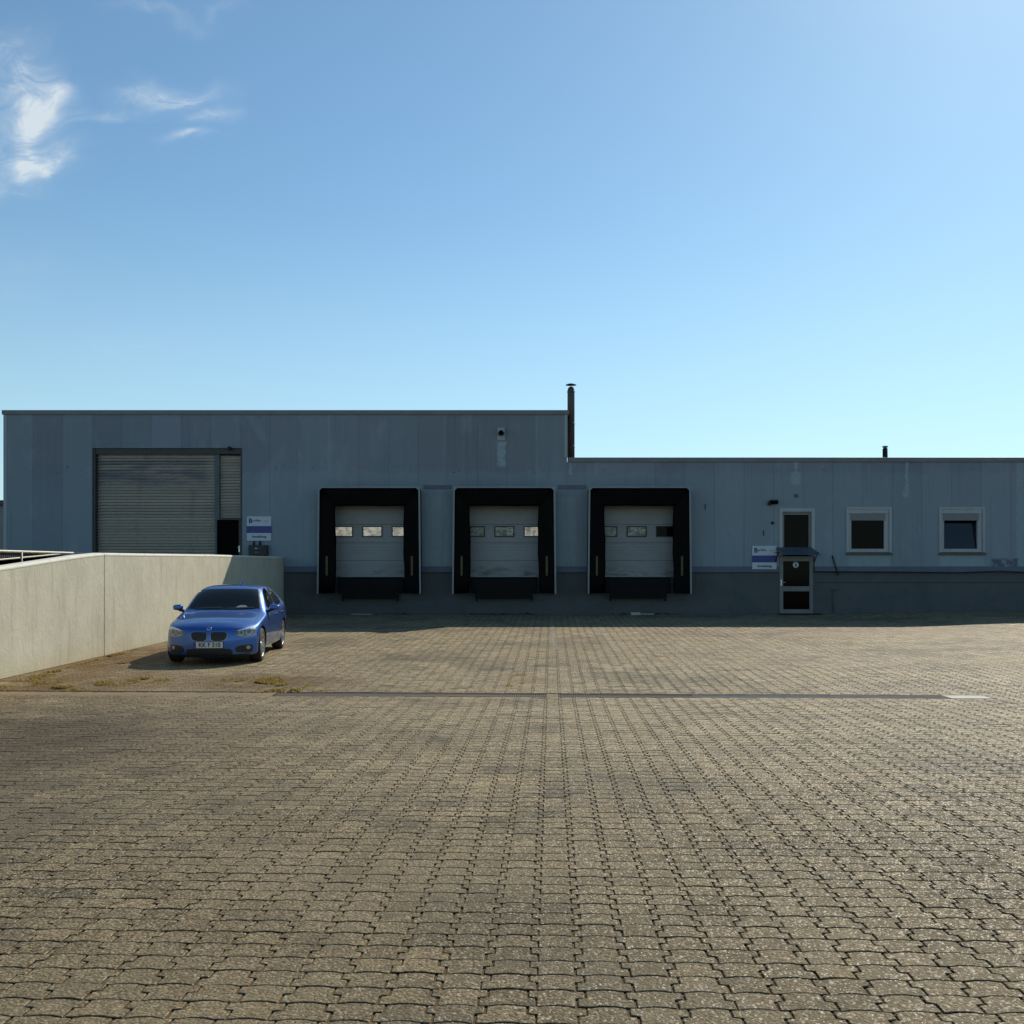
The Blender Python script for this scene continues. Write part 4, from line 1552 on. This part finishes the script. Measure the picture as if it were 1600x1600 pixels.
def car_stations():
    # u, w, zb, zmid, zs(shoulder), ws, wr, zr, zc
    return [
        (.40, .845, .145, .44, .695, .800, .52, .772, .800),
        (.60, .868, .155, .46, .745, .825, .54, .822, .848),
        (.85, .872, .17, .48, .785, .830, .57, .845, .868),
        (1.10, .876, .19, .50, .825, .832, .60, .872, .893),
        (1.30, .878, .19, .50, .858, .828, .64, .905, .922),
        (1.42, .880, .19, .50, .878, .822, .68, .945, .958),
        (1.62, .882, .19, .50, .905, .815, .660, 1.085, 1.105),
        (1.85, .882, .19, .50, .925, .812, .630, 1.230, 1.258),
        (2.04, .882, .19, .50, .932, .810, .605, 1.325, 1.358),
        (2.25, .882, .19, .50, .938, .808, .592, 1.372, 1.405),
        (2.55, .882, .19, .50, .945, .806, .588, 1.390, 1.420),
        (2.95, .882, .19, .50, .955, .806, .585, 1.385, 1.414),
        (3.35, .882, .19, .51, .968, .812, .578, 1.362, 1.392),
        (3.65, .880, .20, .52, .985, .818, .565, 1.328, 1.360),
        (3.92, .868, .22, .54, .995, .806, .545, 1.262, 1.300),
        (4.10, .845, .24, .56, .985, .775, .540, 1.130, 1.155),
        (4.20, .800, .27, .58, .945, .735, .540, 1.000, 1.010),
    ]


def ring_of(s):
    u, w_, zb, zm, zs, ws, wr, zr, zc_ = s
    return [(0, zb), (.55 * w_, zb), (.93 * w_, zb), (.985 * w_, zb + .08), (w_, zm), (.985 * w_, zs - .10 if zs - .10 > zm else (zm + zs) / 2), (ws, zs),
            (ws + (wr - ws) * .5 + .022, zs + (zr - zs) * .52), (wr, zr), (.55 * wr, zr + .72 * (zc_ - zr)), (0, zc_)]


def body_cage():
    bm = bmesh.new()
    st = car_stations()
    rings = []
    for s in st:
        pts = ring_of(s)
        y = s[0] - LEN / 2
        right = [bm.verts.new((x, y, z)) for x, z in pts]
        left = [right[0]] + [bm.verts.new((-x, y, z)) for x, z in pts[1:-1]] + [right[-1]]
        rings.append((right, left))
    for (r0, l0_), (r1, l1_) in zip(rings[:-1], rings[1:]):
        for k in range(len(r0) - 1):
            bm.faces.new((r0[k], r1[k], r1[k + 1], r0[k + 1]))
            bm.faces.new((l0_[k], l0_[k + 1], l1_[k + 1], l1_[k]))
    # front fascia: rows k between left and right with a bowed plan
    fr_c = {1: (.13, .10), 2: (.135, .045), 3: (.24, .008), 4: (.43, .0), 5: (.56, .018), 6: (.66, .05), 7: (.715, .12), 8: (.758, .21), 9: (.785, .30)}
    cols = [1, .86, .62, .32, 0, -.32, -.62, -.86, -1]
    right, left = rings[0]
    pts = ring_of(st[0])
    y0_ = st[0][0]
    grid = {}
    for k in range(1, 10):
        row = []
        zc_, yc = fr_c[k]
        for c in cols:
            if c == 1:
                row.append(right[k])
            elif c == -1:
                row.append(left[k])
            else:
                x, z = pts[k]
                f = abs(c) ** 3.0
                yy_ = yc + (y0_ - yc) * f
                zz = zc_ + (z - zc_) * abs(c) ** 2.2
                row.append(bm.verts.new((x * c, yy_ - LEN / 2, zz)))
        grid[k] = row
    for k in range(1, 9):
        for j in range(8):
            bm.faces.new((grid[k][j], grid[k + 1][j], grid[k + 1][j + 1], grid[k][j + 1]))
    for j in range(8):
        bm.faces.new((grid[9][j], right[10], grid[9][j + 1]))
        bm.faces.new((grid[1][j + 1], right[0], grid[1][j]))
    # tail
    right, left = rings[-1]
    pts = ring_of(st[-1])
    y1_ = st[-1][0]
    cols = [1, .55, 0, -.55, -1]
    grid = {}
    for k in range(1, 10):
        row = []
        for c in cols:
            if c == 1:
                row.append(right[k])
            elif c == -1:
                row.append(left[k])
            else:
                x, z = pts[k]
                row.append(bm.verts.new((x * c, y1_ + (.124 if 2 < k < 7 else .05) * (1 - abs(c) ** 2) - LEN / 2, z)))
        grid[k] = row
    for k in range(1, 9):
        for j in range(4):
            bm.faces.new((grid[k][j], grid[k][j + 1], grid[k + 1][j + 1], grid[k + 1][j]))
    for j in range(4):
        bm.faces.new((grid[9][j], grid[9][j + 1], right[10]))
        bm.faces.new((grid[1][j + 1], grid[1][j], right[0]))
    bmesh.ops.recalc_face_normals(bm, faces=bm.faces[:])
    cr = bm.edges.layers.float.new('crease_edge')
    # shoulder crease along the flanks
    for (r0, l0_), (r1, l1_) in zip(rings[:-1], rings[1:]):
        for a, b_ in ((r0[6], r1[6]), (l0_[6], l1_[6])):
            e = bm.edges.get((a, b_))
            if e:
                e[cr] = .35
    return bm


def apply_mods(o):
    dg = bpy.context.evaluated_depsgraph_get()
    dg.update()
    me = bpy.data.meshes.new_from_object(o.evaluated_get(dg))
    o.modifiers.clear()
    old = o.data
    o.data = me
    bpy.data.meshes.remove(old)


car = thing('parked_car', 'blue metallic five door hatchback parked beside the pale ramp wall', 'car')
body = obj('body', body_cage(), M_paint, None)
sm_ = body.modifiers.new('s', 'SUBSURF')
sm_.levels = sm_.render_levels = 3
apply_mods(body)
# wheel arches
AX = (.785, .785 + 2.69)
WR = .318
cutters = []
for u in AX:
    for sg in (-1, 1):
        bm = bmesh.new()
        x0_, x1_ = (.60, 1.2) if sg > 0 else (-1.2, -.60)
        tube(bm, (x0_, u - LEN / 2, WR + .012), (x1_, u - LEN / 2, WR + .012), WR + .040, 40)
        c = obj('cut', bm, None)
        cutters.append(c)
        md = body.modifiers.new('b', 'BOOLEAN')
        md.operation = 'DIFFERENCE'
        md.object = c
        md.solver = 'EXACT'
solid_bm = bmesh.new()
solid_bm.from_mesh(body.data)
BVH = BVHTree.FromBMesh(solid_bm)
apply_mods(body)
for c in cutters:
    bpy.data.objects.remove(c)
body.data.materials.clear()
body.data.materials.append(M_paint)
body.data.materials.append(M_under)
for p_ in body.data.polygons:
    # inner faces left by the arch cut are dark liner
    cx, cy, cz = p_.center
    p_.material_index = 0
    for u in AX:
        r_ = math.hypot(cy - (u - LEN / 2), cz - WR - .012)
        if r_ < WR + .045 and (abs(cx) < .615 or (abs(r_ - WR - .04) < .006 and abs(p_.normal.x) < .25)):
            p_.material_index = 1
    if p_.normal.z < -.8 and cz < .3:
        p_.material_index = 1
body.data.shade_smooth()
body.data.set_sharp_from_angle(angle=R(40))
body.parent = car


def densify(poly, step):
    out = []
    n = len(poly)
    for i in range(n):
        a, b_ = Vector(poly[i]), Vector(poly[(i + 1) % n])
        k = max(1, int((b_ - a).length / step))
        for j in range(k):
            out.append(a + (b_ - a) * j / k)
    return out


def smooth_poly(poly, it=2):
    p = [Vector(q) for q in poly]
    for _ in range(it):
        q = []
        for i in range(len(p)):
            a, b_ = p[i], p[(i + 1) % len(p)]
            q += [a * .75 + b_ * .25, a * .25 + b_ * .75]
        p = q
    return p


def patch(name, poly, axis, m, parent, off=.004, step=.03, rnd=2, depth=.012, side=1):
    """lay a closed outline onto the car body by projection and give it thickness"""
    poly = smooth_poly(poly, rnd) if rnd else [Vector(p) for p in poly]
    b_ = densify(poly, step)
    xs = [p.x for p in b_]
    ys = [p.y for p in b_]
    pts = list(b_)
    gx = np.arange(min(xs), max(xs), step)
    gy = np.arange(min(ys), max(ys), step)
    for x in gx:
        for y in gy:
            pts.append(Vector((float(x) + .0003, float(y) + .0007)))
    edges = [(i, (i + 1) % len(b_)) for i in range(len(b_))]
    V_, E_, F_, *_r = delaunay_2d_cdt([Vector((p[0], p[1])) for p in pts], edges, [list(range(len(b_)))], 1, 1e-6)
    bm = bmesh.new()
    top = []
    for v in V_:
        if axis == 'front':
            o_, d_ = Vector((v.x, -5, v.y)), Vector((0, 1, 0))
        elif axis == 'top':
            o_, d_ = Vector((v.x, v.y, 4)), Vector((0, 0, -1))
        else:
            o_, d_ = Vector((5 * side, v.x, v.y)), Vector((-side, 0, 0))
        h, nrm, _i, _d = BVH.ray_cast(o_, d_)
        if h is None:
            top.append(None)
        else:
            if nrm.dot(d_) > 0:
                nrm = -nrm
            top.append((bm.verts.new(h + nrm * off), nrm))
    used = set()
    for f in F_:
        if all(top[i] is not None for i in f):
            vs = [top[i][0] for i in f]
            try:
                bm.faces.new(vs)
            except ValueError:
                pass
    bmesh.ops.delete(bm, geom=[v for v in bm.verts if not v.link_faces], context='VERTS')
    nm = {id(t[0]): t[1] for t in top if t is not None}
    ed = [e for e in bm.edges if len(e.link_faces) == 1]
    r = bmesh.ops.extrude_edge_only(bm, edges=ed)
    newv = [g for g in r['geom'] if isinstance(g, bmesh.types.BMVert)]
    kd = {}
    for v in newv:
        for e in v.link_edges:
            ov = e.other_vert(v)
            if ov not in newv and id(ov) in nm:
                kd[v] = nm[id(ov)]
    for v, n_ in kd.items():
        v.co -= n_ * depth
    bmesh.ops.recalc_face_normals(bm, faces=bm.faces[:])
    o = obj(name, bm, m, parent, smooth=True)
    o.data.set_sharp_from_angle(angle=R(50))
    return o


def stroke(name, pts, wd, axis, m, parent, off=.003, side=1, step=.04):
    p = [Vector(q) for q in pts]
    L, Rr = [], []
    for i in range(len(p)):
        a, b_ = p[max(0, i - 1)], p[min(len(p) - 1, i + 1)]
        d = (b_ - a).normalized()
        n = Vector((-d.y, d.x))
        L.append(p[i] + n * wd / 2)
        Rr.append(p[i] - n * wd / 2)
    return patch(name, L + Rr[::-1], axis, m, parent, off=off, step=step, rnd=0, depth=.006, side=side)


Y = lambda u: u - LEN / 2
# glass
patch('windscreen', [(-.68, .950), (.68, .950), (.655, 1.05), (.565, 1.315), (.52, 1.335), (-.52, 1.335), (-.565, 1.315), (-.655, 1.05)], 'front', M_carglass, car, off=.004, step=.05, rnd=1)
for sg in (-1, 1):
    patch('side_window', [(Y(1.68), .945), (Y(2.62), .965), (Y(2.66), 1.335), (Y(2.42), 1.335), (Y(2.12), 1.275), (Y(1.90), 1.14)], 'side', M_carglass, car, off=.004, step=.05, rnd=1, side=sg)
    patch('side_window', [(Y(2.70), .968), (Y(3.42), .985), (Y(3.52), 1.06), (Y(3.36), 1.235), (Y(3.1), 1.305), (Y(2.73), 1.335)], 'side', M_carglass, car, off=.004, step=.05, rnd=1, side=sg)
# dash paper and mirror seen through the screen are skipped; wipers lie on the glass
for sg, xa, xb in ((1, .10, .58), (1, -.55, -.05)):
    stroke('wiper', [(xa, .968), ((xa + xb) / 2, .98), (xb, .985)], .018, 'front', M_trim, car, off=.012)
patch('dashboard_paper', [(.22, .97), (.46, .97), (.43, 1.025), (.32, 1.035), (.24, 1.01)], 'front', M_dash, car, off=.0052, depth=.004, step=.03)
# nose
kid = [(.030, .432), (.27, .440), (.32, .49), (.335, .56), (.32, .622), (.04, .622), (.02, .59)]
for sg in (-1, 1):
    k = [(sg * x, z) for x, z in kid]
    cxk = sg * .175
    rim = patch('grille', [(cxk + (x - cxk) * 1.0, z) for x, z in k], 'front', M_grillerim, car, off=.010, step=.025, rnd=1)
    patch('grille_mesh', [(cxk + (x - cxk) * .91, .527 + (z - .527) * .86) for x, z in k], 'front', M_trim, rim, off=.014, step=.025, rnd=1)
    hl = [(sg * x, z) for x, z in ((.405, .615), (.47, .555), (.60, .522), (.745, .53), (.785, .575), (.790, .66), (.775, .705), (.70, .690), (.55, .655))]
    lamp = patch('headlight', hl, 'front', M_lampdark, car, off=.006, step=.02, rnd=1)
    top_ = [(sg * x, z) for x, z in ((.47, .618), (.60, .640), (.72, .650), (.78, .630), (.787, .69), (.70, .690), (.55, .652))]
    patch('daylight_bar', top_, 'front', M_lampglint, lamp, off=.009, step=.02, rnd=1, depth=.006)  # near-white patch paints sunlight catching the top of the lens
    for cx_, cz_, rr in ((.560, .588, .050), (.685, .600, .060)):
        circ = [(sg * cx_ + rr * math.cos(a), cz_ + rr * math.sin(a)) for a in np.linspace(0, 2 * math.pi, 14, endpoint=False)]
        patch('lens', circ, 'front', M_lamp, lamp, off=.010, step=.015, rnd=1, depth=.008)
        circ = [(sg * cx_ + rr * .6 * math.cos(a), cz_ + rr * .6 * math.sin(a)) for a in np.linspace(0, 2 * math.pi, 12, endpoint=False)]
        patch('projector', circ, 'front', M_lampdark, lamp, off=.014, step=.015, rnd=1, depth=.008)
    rimp = [(sg * x, z) for x, z in ((.47, .548), (.60, .515), (.745, .522), (.79, .56), (.775, .57), (.735, .537), (.60, .530), (.48, .562))]
    patch('lamp_edge', rimp, 'front', M_lamp, lamp, off=.009, step=.02, rnd=0, depth=.006)
    fi = [(sg * x, z) for x, z in ((.47, .235), (.70, .215), (.745, .245), (.75, .345), (.72, .37), (.52, .355), (.46, .31))]
    fg = patch('air_intake', fi, 'front', M_trim, car, off=.005, step=.03, rnd=1)
    circ = [(sg * .675 + .034 * math.cos(a), .315 + .034 * math.sin(a)) for a in np.linspace(0, 2 * math.pi, 12, endpoint=False)]
    patch('fog_light', circ, 'front', M_lamp, fg, off=.012, step=.015, rnd=1)
patch('lower_grille', [(-.38, .165), (.38, .165), (.43, .23), (.38, .318), (-.38, .318), (-.43, .23)], 'front', M_trim, car, off=.005, step=.04, rnd=1)
stroke('front_lip', [(-.70, .185), (-.4, .178), (.4, .178), (.70, .185)], .03, 'front', M_trim, car, off=.006)
# number plate
h0, n0, _, _ = BVH.ray_cast(Vector((0, -5, .375)), Vector((0, 1, 0)))
py_ = h0.y - .018
np_ = obj('number_plate', B((-.26, .26, py_, py_ + .012, .322, .432), bevel=.004), M_plate, car)
obj('plate_backing', B((-.27, .27, py_ + .0125, py_ + .05, .315, .44)), M_trim, np_)
M_eu = mat('plate blue', (.02, .05, .3), .4)
obj('country_strip', B((-.258, -.222, py_ - .0015, py_ - .0005, .324, .430)), M_eu, np_)
text_obj('KK F 310', .112, M_trim, np_, .02, py_ - .0016, .377, 'lettering', bold=.003, sx=.92)
# badge
h1, n1, _, _ = BVH.ray_cast(Vector((0, -5, .668)), Vector((0, 1, 0)))
bm = bmesh.new()
lathe(bm, [(.0, .010), (.030, .010), (.041, .008), (.041, 0)], 24, 'z')
bd = obj('badge', bm, M_chrome, car)
bd.location = h1 + n1 * .002
bd.rotation_euler = n1.to_track_quat('Z', 'Y').to_euler()
M_badgeb = mat('badge blue', (.02, .16, .5), .3)
bm = bmesh.new()
for q in range(4):
    a0 = q * math.pi / 2
    c0 = bm.verts.new((0, 0, .0112))
    vs = [bm.verts.new((.027 * math.cos(a0 + k * math.pi / 12), .027 * math.sin(a0 + k * math.pi / 12), .0112)) for k in range(7)]
    for a, b_ in zip(vs[:-1], vs[1:]):
        f = bm.faces.new((c0, a, b_))
        f.material_index = q % 2
obj('badge_face', bm, [M_badgeb, M_plate], bd)
# seams
for sg in (-1, 1):
    stroke('bonnet_seam', [(sg * .74, Y(.52)), (sg * .735, Y(.8)), (sg * .72, Y(1.1)), (sg * .69, Y(1.36))], .010, 'top', M_trim, car, off=.002)
    for pts_ in ([(Y(1.52), .26), (Y(1.50), .55), (Y(1.56), .86), (Y(1.60), .90)], [(Y(2.68), .26), (Y(2.68), .6), (Y(2.66), .94)], [(Y(3.0), .26), (Y(3.12), .45), (Y(3.40), .75), (Y(3.42), .96)], [(Y(1.2), .285), (Y(2.2), .25), (Y(3.0), .27)]):
        stroke('door_seam', pts_, .009, 'side', M_trim, car, off=.0015, side=sg)
    for u0 in (2.45, 3.22):
        hb_ = patch('door_handle', [(Y(u0), .80), (Y(u0 + .2), .812), (Y(u0 + .2), .84), (Y(u0), .828)], 'side', M_paint, car, off=.028, step=.03, rnd=1, side=sg, depth=.03)
    # sill blade
    stroke('side_sill', [(Y(1.18), .215), (Y(2.2), .205), (Y(3.05), .215)], .05, 'side', M_trim, car, off=.006, side=sg)
    # mirror
    bm = bmesh.new()
    bmesh.ops.create_cube(bm, size=1)
    for v in bm.verts:
        v.co = Vector((v.co.x * .215, v.co.y * .13, v.co.z * .135))
        if v.co.y < 0:
            v.co.x *= .82
            v.co.z *= .78
        if v.co.x * sg > 0:
            v.co.z *= .85
            v.co.y += .03
    bmesh.ops.subdivide_edges(bm, edges=bm.edges[:], cuts=1, use_grid_fill=True)
    me_ = bpy.data.meshes.new('m')
    mo = obj('wing_mirror', bm, M_paint, None)
    sb = mo.modifiers.new('s', 'SUBSURF')
    sb.levels = sb.render_levels = 2
    apply_mods(mo)
    mo.data.materials.clear()
    mo.data.materials.append(M_paint)
    mo.data.materials.append(M_trim)
    for p_ in mo.data.polygons:
        if p_.center.z < -.028:
            p_.material_index = 1
    mo.data.shade_smooth()
    mo.parent = car
    mo.location = (sg * .945, Y(1.66), .985)
    bm = bmesh.new()
    tube(bm, (-sg * .15, .02, -.085), (-sg * .02, .0, -.04), .028, 10)
    obj('mirror_arm', bm, M_trim, mo)
    # inside of the A pillar trim along the screen
    stroke('pillar_trim', [(sg * .692, .955), (sg * .665, 1.05), (sg * .575, 1.315)], .016, 'front', M_trim, car, off=.005)
# aerial fin
bm = bmesh.new()
prism(bm, [(0, 0), (.16, 0), (.17, .055), (.15, .06), (.05, .02)], 'x', -.018, .018)
fin = obj('aerial', bm, M_paint, car)
fin.location = (0, Y(3.20), 1.392)


def wheel_bm():
    bm = bmesh.new()
    hw_ = .112
    prof = [(.222, -hw_ + .01), (.25, -hw_), (.295, -hw_ + .004), (.312, -hw_ + .022), (WR, -hw_ + .045), (WR, hw_ - .045), (.312, hw_ - .022), (.295, hw_ - .004), (.25, hw_), (.222, hw_ - .01)]
    lathe(bm, prof, 44, 'x', close=True)
    return bm


def rim_bm():
    bm = bmesh.new()
    lathe(bm, [(.234, .100), (.240, .106), (.226, .106), (.212, .085), (.205, -.09), (.225, -.1)], 44, 'x', close=True)
    lathe(bm, [(.0, .085), (.050, .084), (.058, .075), (.058, .03), (.0, .03)], 20, 'x')
    for i in range(5):
        for s in (-1, 1):
            a = i * 2 * math.pi / 5 + .3
            a0, a1 = a + s * .10, a + s * .19
            p0 = (.045, a0 + s * .25)
            p1 = (.218, a1)
            def pt(r, an, dw, x):
                return (x, r * math.cos(an) - dw * math.sin(an), r * math.sin(an) + dw * math.cos(an))
            v = [bm.verts.new(pt(p0[0], p0[1], d, x)) for d, x in ((-.013, .062), (.013, .062), (.013, .035), (-.013, .035))]
            q = [bm.verts.new(pt(p1[0], p1[1], d, x)) for d, x in ((-.014, .098), (.014, .098), (.014, .06), (-.014, .06))]
            for k in range(4):
                bm.faces.new((v[k], v[(k + 1) % 4], q[(k + 1) % 4], q[k]))
    bmesh.ops.recalc_face_normals(bm, faces=bm.faces[:])
    return bm


wheel_me = rim_me = disc_me = None
for u in AX:
    for sg in (-1, 1):
        if wheel_me is None:
            wo_ = obj('wheel', wheel_bm(), M_tyre, car)
            ro_ = obj('rim', rim_bm(), M_rim, wo_)
            bm = bmesh.new()
            lathe(bm, [(.0, .01), (.15, .01), (.15, -.01), (.0, -.01)], 24, 'x')
            do_ = obj('brake_disc', bm, M_gateframe, wo_)
            wheel_me, rim_me, disc_me = wo_.data, ro_.data, do_.data
        else:
            wo_ = bpy.data.objects.new('wheel', wheel_me)
            COL.objects.link(wo_)
            wo_.parent = car
            for nm_, me_ in (('rim', rim_me), ('brake_disc', disc_me)):
                q_ = bpy.data.objects.new(nm_, me_)
                COL.objects.link(q_)
                q_.parent = wo_
        wo_.location = (sg * .745, Y(u), WR)
        wo_.rotation_euler = (0, 0, 0 if sg > 0 else math.pi)
# place it on the slope
zc0 = G(CAR_C[0], CAR_C[1])
car.location = (CAR_C[0], CAR_C[1], zc0 + .002)
car.rotation_euler = Euler((math.atan(SLOPE), 0, CAR_YAW), 'XYZ')
